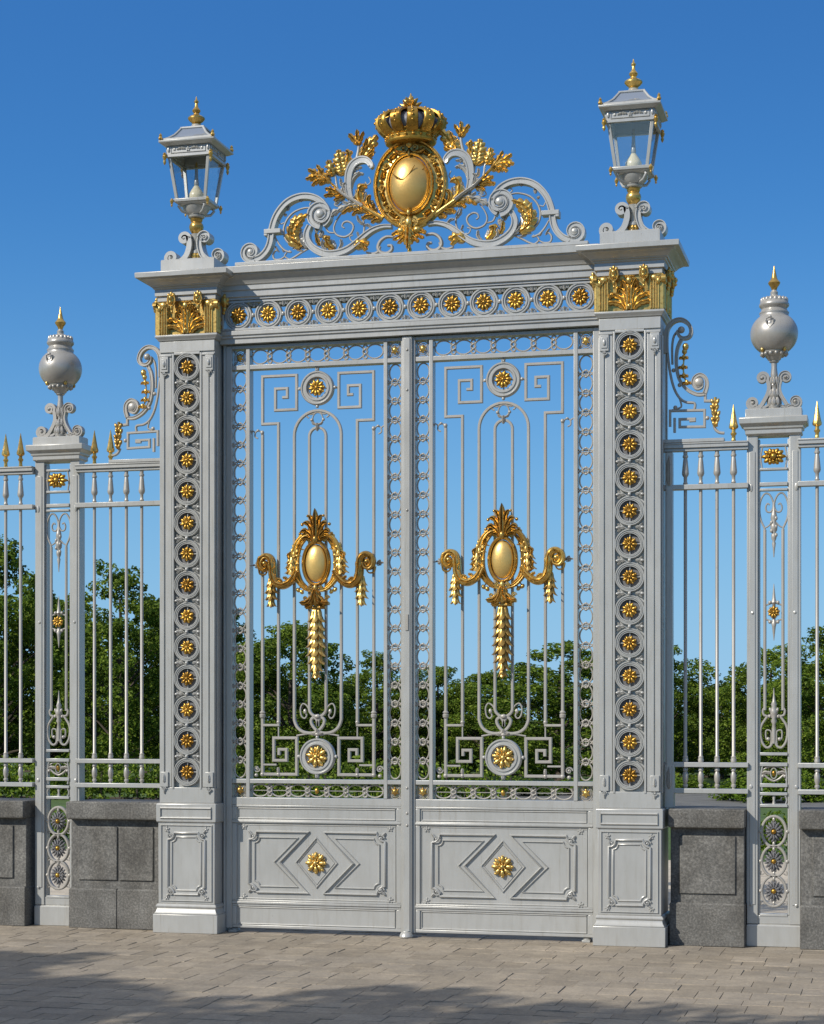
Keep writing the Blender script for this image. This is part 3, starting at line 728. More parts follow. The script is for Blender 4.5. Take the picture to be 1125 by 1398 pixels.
    LV = [(p, w*1.12, n) for p, w, n in LV]
    for k, (p, w, n) in enumerate(LV): m.leaf(mir(p, s), CY-.012-.003*(k % 4), w, .022, n, .025)
    c = mir([(0.615,5.813),(0.479,5.908),(0.571,5.557),(0.927,5.331),(0.910,5.436)], s)
    m.blob(c[0][0], CY-.02, c[0][1], .030, .026, .046, s*.3, 8, 6, .5)
    for q, rr in zip(c[1:], (.014, .013, .013, .011)): m.blob(q[0], CY-.02, q[1], rr, rr, rr)
    part('gold_foliage', m, 'gold_leaf', t, 0, 60)
    m = M()                                              # silver stems and under-leaves that carry the gilded tips
    for p in (STEM2, STEM3): m.sweep(catmull(mir(p, s), 4), CY-.01, ROUND(.017, .02), w=lambda t: 1.1-.3*t)
    m.sweep(catmull(mir(STEM4, s), 4), CY-.01, ROUND(.024, .024), w=lambda t: 1.1-.3*t)
    m.sweep(catmull(mir(STEM[2:6], s), 4), CY-.03, HALF(.030, .034), w=lambda t: 1.-.3*t)
    for k in (0, 1, 2, 3, 5, 6, 8, 10, 13, 15, 17, 18, 19, 21, 22, 23, 24, 25, 28, 29):
        p, w, n = LV[k]; c3 = catmull(p, 4); c3 = c3[:max(4, int(len(c3)*.72))]
        m.leaf(mir([(a-.012, b+.010) for a, b in c3[::3]] if len(c3) > 6 else c3, s), CY+.006, w*1.25, .016, n, .01)
    part_split('silver_branch', m, 'silver_paint', t, 0, 60)
# finer silver sprays between the branch and the scrolls
for s in (-1, 1):
    m = M()
    for p, w, n in (([(0.452,5.544),(0.408,5.586),(0.413,5.624)], .035, 3), ([(0.477,5.581),(0.512,5.618),(0.507,5.666)], .045, 4), ([(0.489,5.638),(0.527,5.674),(0.532,5.718)], .035, 3), ([(0.457,5.679),(0.427,5.725),(0.378,5.753)], .05, 4), ([(0.452,5.747),(0.418,5.784),(0.358,5.783)], .045, 4),
                    ([(0.467,5.746),(0.489,5.793),(0.482,5.837)], .035, 3), ([(0.432,5.546),(0.477,5.523),(0.517,5.540)], .04, 3), ([(0.378,5.501),(0.338,5.552),(0.333,5.591)], .03, 3), ([(0.527,5.587),(0.556,5.537),(0.566,5.517)], .03, 3), ([(0.358,5.357),(0.393,5.393),(0.403,5.431)], .03, 3),
                    ([(0.556,5.170),(0.527,5.220),(0.532,5.258)], .035, 3), ([(0.645,5.174),(0.679,5.220),(0.675,5.259)], .035, 3), ([(0.288,5.318),(0.318,5.350),(0.353,5.347)], .03, 3), ([(0.591,5.433),(0.625,5.474),(0.645,5.483)], .04, 3), ([(0.797,5.213),(0.832,5.239),(0.851,5.267)], .03, 3)):
        m.leaf(mir(p, s), CY-.016, w, .016, n, .02)
    for p, w in (([(0.368,5.259),(0.408,5.237),(0.452,5.244),(0.467,5.277),(0.442,5.288)], .011), ([(0.665,5.197),(0.625,5.253),(0.655,5.284),(0.684,5.268),(0.670,5.245)], .011), ([(0.527,5.539),(0.556,5.513),(0.586,5.525),(0.576,5.550)], .011), ([(0.724,5.555),(0.763,5.561),(0.783,5.541),(0.763,5.523)], .011), ([(1.036,5.447),(1.017,5.410),(0.988,5.417)], .010), ([(0.318,5.718),(0.303,5.681),(0.328,5.659),(0.346,5.682)], .010)):
        m.sweep(catmull(mir(p, s), 5), CY-.004, ROUND(w, w*1.4, 8))
    part_split('silver_spray', m, 'silver_paint', t)
# oval shield
CX, CZ = XM+.010, 5.635
m = M()
m.sweep(circ(CX, CZ, .225, .275, 48), CY-.005, [(-.052, .05), (-.052, -.03), (-.03, -.022), (0, -.018), (.03, -.024), (.052, -.03), (.052, .05)], True)
m.sweep(circ(CX, CZ, .270, .322, 48), CY-.02, HALF(.032, .045), True)
m.sweep(circ(CX, CZ-.005, .172, .224, 48), CY-.03, HALF(.026, .04), True)
m.sweep(circ(CX, CZ-.005, .152, .203, 48), CY-.03, HALF(.012, .022), True)
shield = part('shield_rim', m, 'gold_leaf', t)
m = M(); m.dome(CX, CY-.034, CZ-.005, .152, .203, .085, 40, 12)
part('shield_dome', m, 'gold_dome', shield)
m = M(); random.seed(3)
for i in range(40):
    a = 2*pi*i/40+.04; 
    if abs(sin(a)) > .93: continue
    rx, rz = .222, .272; px, pz = CX+rx*cos(a), CZ+rz*sin(a); k = i % 4
    if k == 0: m.volute(px, pz, .027, CY-.03, .012, .022, a, random.choice((-1, 1))*1.3)
    elif k == 2: m.leaf([(px-.022*sin(a), pz+.022*cos(a)), (px, pz), (px+.034*sin(a), pz-.034*cos(a))], CY-.03, .045, .02, 3, .01)
    else: m.blob(px+random.uniform(-.008, .008), CY-.035, pz, .013, .016, .02, a); m.blob(px*1+.012*cos(a), CY-.035, pz+.016*sin(a), .009, .014, .009)
part_split('rim_relief', m, 'gold_old', shield, 0, 60)
m = M()                                                          # small relief lines on the dome
ln = [(-0.144,5.719),(-0.127,5.691),(-0.094,5.668),(-0.057,5.650),(-0.020,5.673),(0.011,5.711),(0.037,5.750)]
m.sweep(catmull(ln, 4), CY-.112, HALF(.006, .007), w=lambda t: .5+1.*sin(pi*t)); 
ln = [(-0.123,5.677),(-0.094,5.658),(-0.057,5.645),(-0.025,5.663)]
m.sweep(catmull(ln, 4), CY-.113, HALF(.004, .005))
ln = [(0.100,5.730),(0.069,5.712),(0.053,5.683),(0.069,5.667)]
m.sweep(catmull(ln, 4), CY-.075, HALF(.005, .008))
part_split('dome_relief', m, 'gold_old', shield)
# clasp at the top of the rim and acanthus boss below
m = M()
for s in (-1, 1):
    m.volute(CX+s*.044, CZ+.265, .036, CY-.05, .017, .03, pi/2, s*1.4); m.leaf([(CX+s*.02, CZ+.24), (CX+s*.075, CZ+.235), (CX+s*.12, CZ+.255)], CY-.05, .04, .02, 3)
    m.volute(CX+s*.034, CZ-.292, .036, CY-.055, .016, .03, pi/2, -s*1.4)
    m.leaf([(CX+s*.02, CZ-.34), (CX+s*.07, CZ-.285), (CX+s*.15, CZ-.27)], CY-.05, .05, .02, 3)
    m.blob(CX+s*.062, CY-.06, CZ-.352, .034, .03, .026)
    m.leaf([(CX+s*.03, CZ-.330), (CX+s*.09, CZ-.36), (CX+s*.135, CZ-.385)], CY-.05, .05, .022, 3, .02)
    m.leaf([(CX+s*.012, CZ-.330), (CX+s*.030, CZ-.40), (CX+s*.085, CZ-.455)], CY-.055, .055, .03, 4, .03)
    m.leaf([(CX+s*.02, CZ-.345), (CX+s*.06, CZ-.39), (CX+s*.125, CZ-.425)], CY-.05, .045, .024, 3, .03)
m.leaf([(CX, CZ-.315), (CX, CZ-.40), (CX, CZ-.505)], CY-.065, .085, .04, 5, .035)
m.blob(CX, CY-.07, CZ-.300, .030, .03, .052); m.blob(CX, CY-.075, CZ-.225, .016, .02, .026); m.blob(CX, CY-.06, CZ+.288, .028, .03, .028); m.blob(CX, CY-.065, CZ+.222, .010, .016, .03)
m.blob(CX, CY-.05, CZ-.50, .018, .02, .03)
part_split('acanthus_boss', m, 'gold_leaf', t, 0, 60)
# crown
ZC = 5.935; cy = CY-.01
m = M()
m.lathe(CX, cy, [(.165, ZC), (.188, ZC), (.196, ZC+.012), (.196, ZC+.02), (.186, ZC+.026), (.190, ZC+.052), (.200, ZC+.058), (.202, ZC+.068), (.194, ZC+.074), (.17, ZC+.075)], 40, .82)
crown = part('crown', m, 'gold_old', t)
m = M()
for i in range(20):
    a = 2*pi*i/20; m.blob(CX+.190*cos(a), cy+.19*.82*sin(a), ZC+.040, .012 if i % 2 else .017, .012, .010)
    m.blob(CX+.203*cos(a), cy+.203*.82*sin(a), ZC+.082, .011, .011, .011)
part_split('crown_jewel', m, 'gold_old', crown)
m = M(); m.lathe(CX, cy, [(.17, ZC+.07), (.205, ZC+.10), (.222, ZC+.135), (.215, ZC+.17), (.18, ZC+.20), (.12, ZC+.222), (.05, ZC+.235)], 32, .82)
part('crown_lining', m, 'velvet_grey', crown)
for i in range(12):
    a = 2*pi*(i+.5)/12
    g = M(); pr = catmull([(.195, ZC+.070), (.232, ZC+.100), (.258, ZC+.145), (.252, ZC+.185), (.215, ZC+.215), (.15, ZC+.238), (.06, ZC+.250)], 4)
    g.sweep(pr, 0, [(-.010, .038), (-.014, .0), (-.010, -.038), (.006, -.043), (.013, -.028), (.006, -.010), (.006, .010), (.013, .028), (.006, .043)], w=lambda t: 1.1-.3*t, both=True)
    for q in range(3, len(pr)-3, 3): g.blob(pr[q][0]+.012, 0, pr[q][1]+.004, .011, .011, .011)
    g.blob(.215, 0, ZC+.098, .022, .022, .030)
    mm = M(); mm.join(g, Matrix.Translation((CX, cy, 0)) @ Matrix.Diagonal((1, .82, 1, 1)) @ Matrix.Rotation(a, 4, 'Z'))
    part('crown_arch', mm, 'gold_old', crown, 0, 60)
m = M(); zf = ZC+.245
m.lathe(CX, cy, [(.045, zf-.01), (.05, zf+.01), (.034, zf+.022), (.026, zf+.03), (.034, zf+.04), (.02, zf+.05)], 16)
m.lathe(CX, cy, [(.018, zf+.06), (.028, zf+.078), (.024, zf+.098), (.010, zf+.118), (.002, zf+.142)], 12)
for i in range(6):
    a = pi*i/3
    for k, (r, z) in enumerate(((.085, .052), (.055, .084))):
        m.tube([(CX+.015*cos(a), cy+.015*sin(a), zf+.042+.012*k), (CX+r*.6*cos(a), cy+r*.6*sin(a), zf+z-.004), (CX+r*cos(a), cy+r*sin(a), zf+z+.014)], lambda u: .016*sin(pi*min(1, u*.8+.18))+.003, 6)
part('crown_finial', m, 'gold_leaf', crown, 0, 60)

# ================================================================== gate leaves
GY = .19                                                # plane of the leaf's bars
def lattice_col(x0, x1, z0, z1, y):
    m = M(); xc = (x0+x1)/2; hw = (x1-x0)/2; n = round((z1-z0)/.1425); p = (z1-z0)/n
    R = ROUND(.0118, .015, 6)
    for i in range(n):
        z = z0+p*(i+.5)
        m.sweep(circ(xc, z, hw*.84, p*.455, 20), y+(.006 if i % 2 else -.003), R, True)
        if i:
            zz = z-p/2
            m.sweep(circ(xc, zz, hw*.40, p*.17, 12), y-.008, R, True)
            for s in (-1, 1):
                m.sweep(catmull([(xc+s*hw*.36, zz-.012), (xc+s*hw*.75, zz-.004), (xc+s*hw*.98, zz+.018)], 3), y, R); m.sweep(catmull([(xc+s*hw*.36, zz+.012), (xc+s*hw*.75, zz+.004), (xc+s*hw*.98, zz-.018)], 3), y, R)
                m.blob(xc, y-.006, zz+s*p*.16, .010, .010, .010)
    return m
def lattice_row(x0, x1, z0, z1, y, centre=False):
    m = M(); zc = (z0+z1)/2; hh = (z1-z0)/2; n = 7; p = (x1-x0)/n; R = ROUND(.0120, .015, 6)
    for i in range(n):
        x = x0+p*(i+.5)
        m.sweep(circ(x, zc, p*.43, hh*.88, 20), y+(.006 if i % 2 else -.003), R, True)
        if i:
            xx = x-p/2
            m.sweep(circ(xx, zc, p*.13, hh*.26, 10), y-.004, R, True)
            for s in (-1, 1):
                for q in (-1, 1):
                    m.sweep(catmull([(xx, zc+s*hh*.26), (xx+q*.016, zc+s*hh*.62), (xx+q*.004, zc+s*hh*.86), (xx-q*.014, zc+s*hh*.7)], 3), y, R)
                m.blob(xx, y-.006, zc+s*hh*.30, .010, .010, .010)
    for s in (-1, 1):
        xe = x0 if s < 0 else x1
        m.sweep(catmull([(xe, zc+hh*.1), (xe-s*.02, zc+hh*.35), (xe-s*.012, zc+hh*.75)], 3), y, R)
    m.box(x0, x1, y-.003, y+.003, zc-.0025, zc+.0025) if centre else None
    return m

def make_leaf(c, side, label):
    """side = -1: left leaf (outer edge to the left)"""
    t = root('gate_leaf', (c, GY, 0), label, 'gate', 'gate leaves')
    X = lambda u: c+side*u                                # u grows towards the outer (hinge) edge
    def bx(m, u0, u1, y0, y1, z0, z1): a, b = sorted((X(u0), X(u1))); m.box(a, b, y0, y1, z0, z1)
    y0, y1 = GY-.045, GY+.045
    OI, OO = -.532, .532                                  # opening, meeting side and hinge side
    m = M()
    bx(m, OI-.028, OI, y0, y1, 1.0341, 4.4749); bx(m, OO, OO+.030, y0, y1, 1.0341, 4.4749)
    bx(m, -.712, -.668, y0-.004, y1, .03, 4.5); bx(m, .676, .722, y0-.004, y1, .03, 4.5)
    bx(m, -.6679, .6759, y0-.002, y1, 4.475, 4.5)
    for za, zb in ((4.316, 4.350), (1.143, 1.176), (.978, 1.034)): bx(m, -.6679, .6759, y0+.003, y1-.003, za, zb)
    frame = part('frame', m, 'silver_paint', t, .003)
    # ---- solid lower panel
    m = M(); ya, yb = GY-.030, GY+.03
    bx(m, -.6679, .6759, ya, yb, .035, .9779)
    fr = [(.035, .058), (.200, .218), (.238, .250), (.836, .866), (.962, .978)]
    for za, zb in fr: bx(m, -.6678, .6758, ya-.012, ya+.004, za, zb)
    for ua, ub in ((-.6678, -.632), (.640, .6758)):
        for za, zb in ((.0581, .1999), (.2501, .8359), (.8661, .9619)): bx(m, ua, ub, ya-.012, ya+.004, za, zb)
    bx(m, -.667, .675, ya-.020, ya, .219, .2375); bx(m, -.667, .675, ya-.020, ya, .842, .858)
    pan = part('lower_panel', m, 'silver_paint', t, .003)
    m = M(); zc = .542; yp = ya
    for za, zb in ((.066, .192), (.876, .952)): m.sweep([(X(-.618), za), (X(.626), za), (X(.626), zb), (X(-.618), zb)], yp, HALF(.012, .008), True)
    m.sweep([(X(-.622), .262), (X(.630), .262), (X(.630), .826), (X(-.622), .826)], yp, HALF(.010, .006), True)
    for s in (-1, 1):
        for sh, w, d, nr in ((0, .024, .020, .062), (.045, .014, .012, .040)):
            hh = .232-sh; xo = .540-sh; xi = .062+sh*1.9; xm = .290+sh*1.05
            arc = [(xo-nr*sin(pi/2*i/6), hh-nr*cos(pi/2*i/6)) for i in range(7)]
            P = [(xi, hh)]+[(xo-nr*cos(pi/2*i/6), hh-nr*sin(pi/2*i/6)) for i in range(7)]
            Q = [(a, -b) for a, b in reversed(P[1:])]+[(xi, -hh)]
            path = [(c+s*a, zc+b) for a, b in P+Q+[(xm, 0)]]
            m.sweep(path, yp, HALF(w, d), True)
        for q in (-1, 1):
            m.volute(c+s*.506, zc+q*.196, .030, yp-.008, .011, .02, 0, s*1.3); m.leaf([(c+s*.515, zc+q*.205), (c+s*.545, zc+q*.237)], yp-.006, .026, .012, 3)
            floret(m, c+s*.580, zc+q*.268, yp, .024)
    for k in range(2):
        r, w, d = ((.172, .014, .012), (.150, .006, .006))[k]
        m.sweep([(c+r*.95, zc), (c, zc+r*1.10), (c-r*.95, zc), (c, zc-r*1.10)], yp, HALF(w, d), True)
    part_split('panel_moulding', m, 'silver_paint', pan)
    inst('rosette', ROS['l'], pan, (c, yp, zc))
    # ---- lattice bands and corner bosses
    ly = GY-.01
    a, b = sorted((X(OO+.030), X(.676))); part('lattice_band', lattice_col(a, b, 1.178, 4.314, ly), 'iron_paint', t)
    a, b = sorted((X(OI-.028), X(-.668))); part('lattice_band', lattice_col(a, b, 1.178, 4.314, ly), 'iron_paint', t)
    a, b = sorted((X(OI), X(OO)))
    part('lattice_band', lattice_row(a, b, 4.352, 4.473, ly), 'iron_paint', t); part('lattice_band', lattice_row(a, b, 1.036, 1.141, ly, True), 'iron_paint', t)
    cm = M()
    for rr in (.050, .038, .027): cm.sweep(circ(0, 0, rr*.95, rr*1.1, 20), 0, ROUND(.008, .014, 6), True)
    for s in (-1, 1):
        for q in (-1, 1): cm.volute(s*.040, q*.045, .014, 0, .006, .012, 0, 1.2); cm.sweep([(s*.022, q*.022), (s*.052, q*.056)], 0, RECT(.007, .01))
    cme = shared('corner_tracery', cm, 'iron_paint'); bm_ = M(); bm_.blob(0, -.014, 0, .022, .020, .027)
    for i in range(6): bm_.blob(.02*sin(i*pi/3), -.006, .022*cos(i*pi/3), .008, .008, .012, i*pi/3)
    bme = shared('corner_boss', bm_, 'gold_leaf')
    for u in ((OO+.030+.676)/2, (OI-.028-.668)/2):
        for z in (4.412, 1.089):
            o = inst('corner_tracery', cme, t, (X(u), ly, z)); inst('corner_boss', bme, o, (X(u), ly, z))
    # ---- bars
    W_, D_ = .021, .024; yb_ = GY
    for s in (-1, 1):
        m = M(); m.poly([(c+s*.443, 1.675), (c+s*.443, 3.82)], yb_, W_, D_)
        m.sweep(catmull([(c+s*.443, 3.80), (c+s*.462, 3.845), (c+s*.497, 3.84), (c+s*.503, 3.805), (c+s*.480, 3.79)], 5), yb_, ROUND(.012, .014)); m.sweep(catmull([(c+s*.497, 3.83), (c+s*.522, 3.85), (c+s*.534, 3.83)], 4), yb_, ROUND(.011, .012))
        m.blob(c+s*.443, yb_-.006, 3.832, .016, .016, .018); m.blob(c+s*.478, yb_-.006, 3.85, .012, .012, .010)
        m.lathe(c+s*.443, yb_, [(.012, 1.64), (.022, 1.648), (.024, 1.668), (.016, 1.676), (.024, 1.684), (.012, 1.70)], 10)
        part('bar', m, 'iron_paint', t)
        m = M(); m.poly([(c+s*.314, 1.60), (c+s*.314, 3.898), (c+s*.442, 3.898), (c+s*.442, 4.262), (c+s*.168, 4.262), (c+s*.168, 4.000), (c+s*.338, 4.000), (c+s*.338, 4.164), (c+s*.243, 4.164), (c+s*.243, 4.096), (c+s*.282, 4.096)], yb_, W_, D_)
        part('upper_fret', m, 'iron_paint', t)
        m = M(); m.poly([(c+s*.314, 1.62), (c+s*.314, 1.588), (c+s*.443, 1.588)], yb_, W_*.9, D_*.9)
        m.poly([(c+s*.443, 1.66), (c+s*.443, 1.212), (c+s*.168, 1.212), (c+s*.168, 1.490), (c+s*.352, 1.490), (c+s*.352, 1.318), (c+s*.250, 1.318), (c+s*.250, 1.402), (c+s*.310, 1.402), (c+s*.310, 1.36)], yb_+.002, W_*1.08, D_)
        m.poly([(c+s*.435, 1.285), (c+s*.33, 1.285)], yb_, W_*.7, D_*.7)
        m.blob(c+s*.314, yb_, 1.612, .017, .017, .018); m.blob(c+s*.314, yb_, 1.212, .018, .018, .018); m.blob(c+s*.443, yb_, 1.212, .020, .018, .018); m.leaf([(c+s*.314, 1.222), (c+s*.314, 1.268)], yb_-.006, .03, .01, 3)
        m.volute(c+s*.490, 1.255, .028, yb_, .010, .014, 0, s*1.3); m.blob(c+s*.492, yb_-.006, 1.205, .016, .012, .014)
        m.tube([(c+s*.314, yb_, 1.575), (c+s*.314, yb_, 1.50)], .006, 6)
        part('lower_fret', m, 'iron_paint', t)
    m = M(); rO = .187
    top = circ(c, 3.798, rO, None, 18, 0, pi, False)
    pt = [(c+rO, 1.66)]+top+[(c-rO, 1.66)]
    lo = catmull([(-rO, 1.66), (-rO*.985, 1.62), (-rO*.85, 1.568), (-rO*.58, 1.535), (-rO*.2, 1.530), (.012, 1.552), (.045, 1.592), (.052, 1.628), (.028, 1.648), (.004, 1.622), (.0, 1.58)], 4)
    full = [(c-a, b) for a, b in reversed(lo[1:])]; full = [(c+(-a), b) for a, b in reversed(lo[1:])]
    m.sweep(full+pt+[(c+a, b) for a, b in lo[1:]], yb_, CHAM(W_, D_, .18))
    part('outer_arch_bar', m, 'iron_paint', t)
    m = M(); rI = .066
    lo = catmull([(-rI, 1.74), (-rI*.98, 1.70), (-rI*.7, 1.672), (-rI*.2, 1.652), (.015, 1.65)], 4)
    m.sweep([(c-a, b) for a, b in reversed(lo)]+[(c+rI, 3.79)]+circ(c, 3.79, rI, None, 12, 0, pi, False)[1:]+[(c+a, b) for a, b in lo], yb_, CHAM(W_*.95, D_, .18))
    part('inner_arch_bar', m, 'iron_paint', t)
    m = M()                                                # knots that tie the arches to the rings
    m.sweep(circ(c, 3.925, .040, .046, 20), yb_, ROUND(.011, .014), True)
    for s in (-1, 1):
        m.sweep(catmull([(c+s*.01, 3.975), (c+s*.05, 3.958), (c+s*.075, 3.962), (c+s*.088, 3.944), (c+s*.070, 3.932)], 4), yb_, ROUND(.012, .014)); m.blob(c+s*.046, yb_-.006, 3.915, .013, .012, .013)
        m.leaf([(c, 3.875), (c+s*.03, 3.885), (c+s*.044, 3.902)], yb_-.01, .025, .01, 3)
        m.sweep(catmull([(c+s*.066, 1.70), (c+s*.085, 1.735), (c+s*.118, 1.752), (c+s*.138, 1.715), (c+s*.130, 1.66), (c+s*.105, 1.640), (c+s*.088, 1.662), (c+s*.100, 1.684)], 4), yb_, ROUND(.012, .014)); m.blob(c+s*.100, yb_-.004, 1.694, .014, .012, .02)
        m.sweep(catmull([(c+s*.02, 1.512), (c+s*.08, 1.522), (c+s*.168, 1.508)], 4), yb_, ROUND(.015, .018))
        m.leaf([(c, 1.545), (c+s*.02, 1.525), (c+s*.045, 1.530)], yb_-.012, .03, .012, 3)
    m.leaf([(c, 3.89), (c, 3.825)], yb_-.012, .035, .014, 3); m.blob(c, yb_-.012, 1.655, .024, .018, .018); m.blob(c, yb_-.012, 1.52, .022, .018, .016); m.leaf([(c, 1.56), (c, 1.50)], yb_-.012, .04, .016, 3)
    part_split('scroll_knot', m, 'iron_paint', t)
    for z, r in ((4.155, .128), (1.350, .136)):
        rm = M()
        rm.sweep(circ(c, z, r-.024, None, 40), GY-.01, [(-.026, .028), (-.026, -.014), (-.020, -.022), (-.014, -.022), (-.010, -.014), (.004, -.014), (.007, -.022), (.020, -.022), (.025, -.012), (.025, .028)], True)
        rm.sweep(circ(c, z, r-.053, None, 36), GY, RECT(.006, .03), True)
        for k in range(4): rm.tube([(c+.05*sin(k*pi/2), GY, z+.05*cos(k*pi/2)), (c+.10*sin(k*pi/2), GY, z+.10*cos(k*pi/2))], .006, 6); rm.blob(c+(r+.012)*sin(k*pi/2), GY-.012, z+(r+.012)*cos(k*pi/2), .014, .014, .014)
        rm.sweep([(c, z+r), (c, z+r+.04)] if z > 2 else [(c, z-r), (c, z-r-.03)], GY, RECT(.018, .02)); rm.leaf([(c, z+r-.006), (c, z+r+.042)] if z > 2 else [(c, z-r+.006), (c, z-r-.03)], GY-.016, .04, .014, 3)
        for s in (-1, 1): rm.sweep([(c+s*r, z), (c+s*.168, z)], GY, RECT(.014, .016))
        ring = part('ring', rm, 'silver_paint', t)
        inst('rosette', ROS['m'] if z > 2 else ROS['l'], ring, (c, GY-.012, z), .2)
    rowb = M(); rowb.blob(c, ly-.012, 1.088, .016, .014, .024); part('row_boss', rowb, 'gold_old', t)
    # ---- gilded cartouche
    y = GY-.022; z = 2.818
    m = M(); m.sweep(circ(c, z, .101, .162, 44), y-.008, HALF(.030, .042), True); m.sweep(circ(c, z, .080, .139, 44), y-.016, HALF(.010, .016), True)
    car = part('cartouche', m, 'gold_leaf', t)
    m = M(); m.dome(c, y-.016, z, .084, .143, .045, 36, 9); part('cartouche_dome', m, 'gold_dome', car)
    m = M(); H_ = lambda w, d: HALF(w, d)
    for s in (-1, 1):
        q = lambda L: [(c+s*a, z+b) for a, b in L]
        m.volute(c+s*.052, z+.200, .030, y-.014, .016, .03, -pi/2, s*1.4)
        m.sweep(catmull(q([(.060, .222), (.105, .210), (.148, .165), (.172, .105), (.182, .05)]), 5), y-.006, GROOVE(.042, .04), w=lambda t: .7+.5*t)
        m.sweep(catmull(q([(.190, -.02), (.172, -.085), (.135, -.145), (.085, -.190), (.035, -.205)]), 5), y-.006, GROOVE(.042, .04), w=lambda t: 1-.3*t)
        m.sweep(catmull(q([(.085, .190), (.128, .135), (.148, .07), (.153, .0), (.147, -.065), (.120, -.135), (.075, -.180)]), 4), y-.004, GROOVE(.030, .030), w=lambda t: .7+.5*sin(pi*t))
        for k, (a, b, rr, an) in enumerate(((.178, .092, .026, .3), (.192, .05, .030, .1), (.186, .008, .032, -.1), (.186, -.035, .032, -.15), (.165, .125, .026, .6), (.150, .06, .020, .5), (.146, .0, .02, 0), (.150, -.05, .018, -.4))):
            husk(m, c+s*a, y-.008, z+b, rr*1.35, rr*2.5, s*(an-.1)) if k < 5 else m.blob(c+s*a, y-.02, z+b, rr*.7, .020, rr, -s*an, 8, 6, .3)
        for p, w, n in (([(.19, .09), (.222, .07), (.215, .03)], .03, 3), ([(.19, .0), (.226, -.02), (.218, -.06)], .03, 3), ([(.18, .02), (.200, -.05), (.238, -.075)], .045, 4), ([(.15, .1), (.128, .12), (.122, .15)], .025, 3), ([(.17, -.02), (.160, -.08), (.135, -.10)], .03, 3)):
            m.leaf(q(p), y-.018, w, .02, n, .01)
        for a, b in ((.118, -.215), (.147, -.200), (.128, .205)): m.blob(c+s*a, y-.008, z+b, .016, .014, .02, s*.7); m.tube([(c+s*a, y, z+b), (c+s*(a-.02), y, z+b+.03)], .005, 6)
    part_split('wreath', m, 'gold_leaf', car, 0, 60)
    m = M()
    for s in (-1, 1):
        q = lambda L: [(c+s*a, z+b) for a, b in L]
        for k, (p, w) in enumerate((([(.006, .17), (.016, .27), (.036, .345), (.058, .362)], .040), ([(.012, .17), (.030, .25), (.066, .305), (.100, .300)], .046), ([(.018, .17), (.046, .22), (.088, .25), (.122, .228)], .046), ([(.02, .165), (.05, .19), (.085, .195), (.105, .172)], .036))): m.leaf(q(p), y-.024+.003*k, w, .034, 1, .03, 0)
        m.blob(c+s*.108, y-.03, z+.296, .013, .014, .013); m.blob(c+s*.126, y-.03, z+.226, .012, .013, .012); m.blob(c+s*.062, y-.036, z+.360, .011, .012, .011)
    m.leaf([(c, z+.16), (c, z+.29), (c, z+.415)], y-.030, .058, .04, 1, .02, 0); m.blob(c, y-.045, z+.18, .024, .024, .034)
    part('palmette', m, 'gold_leaf', car, 0, 60)
    for s in (-1, 1):
        q = lambda L: [(c+s*a, z+b) for a, b in L]
        m = M()
        pa = catmull(q([(.150, -.055), (.178, -.108), (.225, -.150), (.270, -.163), (.314, -.143), (.340, -.095), (.346, -.040), (.350, .014), (.370, .050), (.404, .060), (.436, .036), (.444, -.008), (.420, -.038), (.390, -.030), (.384, .000)]), 5)
        m.sweep(pa, y-.015, GROOVE(.060, .055), w=lambda t: (.75+.35*sin(pi*min(1, t*1.4))) if t < .7 else 1.05-.9*(t-.7)/.3*.6)
        m.dome(c+s*.406, y-.03, z+.006, .024, .024, .034, 12, 5)
        m.leaf([pa[i] for i in range(4, len(pa)-16, 4)], y-.060, .058, .022, 6, 0, .45)
        for a, b, an in ((.232, -.118, .5), (.282, -.128, 0), (.330, -.098, -.5), (.352, -.01, -.2)): m.leaf(q([(a-.02, b-.012), (a, b+.006), (a+.022, b+.014)]), y-.05, .032, .014, 3, .01); m.blob(c+s*a, y-.056, z+b-.02, .010, .010, .010)
        m.leaf(q([(.365, -.02), (.345, .0), (.335, .035)]), y-.02, .03, .014, 3); m.sweep(catmull(q([(.462, -.03), (.452, -.072), (.415, -.078), (.395, -.055)]), 4), y-.005, HALF(.018, .02), w=lambda t: 1-.5*t)
        arm = part('arm', m, 'gold_leaf', car, 0, 60)
        m = M(); zz = z-.085; xx = c+s*.358
        m.tube([(c+s*.350, y-.02, z-.02), (c+s*.354, y-.02, zz), (xx, y-.02, zz-.03)], .012, 8)
        for k in range(4): husk(m, xx, y-.018, zz-.045-k*.050, (.034, .042, .040, .030)[k], .066)
        m.blob(xx, y-.028, zz-.226, .014, .014, .026, pi, 8, 6, .6)
        part('garland_drop', m, 'gold_leaf', arm, 0, 60)
        m = M(); m.volute(c+s*.482, z-.01, .022, GY, .008, .012, 0, s*1.3)
        for a, b in ((.500, .02), (.505, -.02), (.52, .0)): m.leaf([(c+s*.47, z), (c+s*a, z+b)], GY-.004, .022, .008, 3)
        m.sweep([(c+s*.47, z-.004), (c+s*.535, z-.004)], GY, RECT(.007, .008))
        part_split('arm_tie', m, 'iron_paint', t)
    m = M()
    for s in (-1, 1):
        q = lambda L: [(c+s*a, z+b) for a, b in L]
        m.volute(c+s*.030, z-.195, .026, y-.03, .014, .03, pi/2, -s*1.4)
        m.leaf(q([(.008, -.20), (.025, -.255), (.070, -.300), (.118, -.298)]), y-.03, .06, .03, 3, .05); m.leaf(q([(.01, -.26), (.04, -.315), (.082, -.335)]), y-.03, .045, .024, 3, .03)
        m.volute(c+s*.085, z-.262, .020, y-.018, .010, .02, 0, s*1.2); m.leaf(q([(.004, -.20), (.018, -.27), (.04, -.312)]), y-.045, .05, .03, 3, .04)
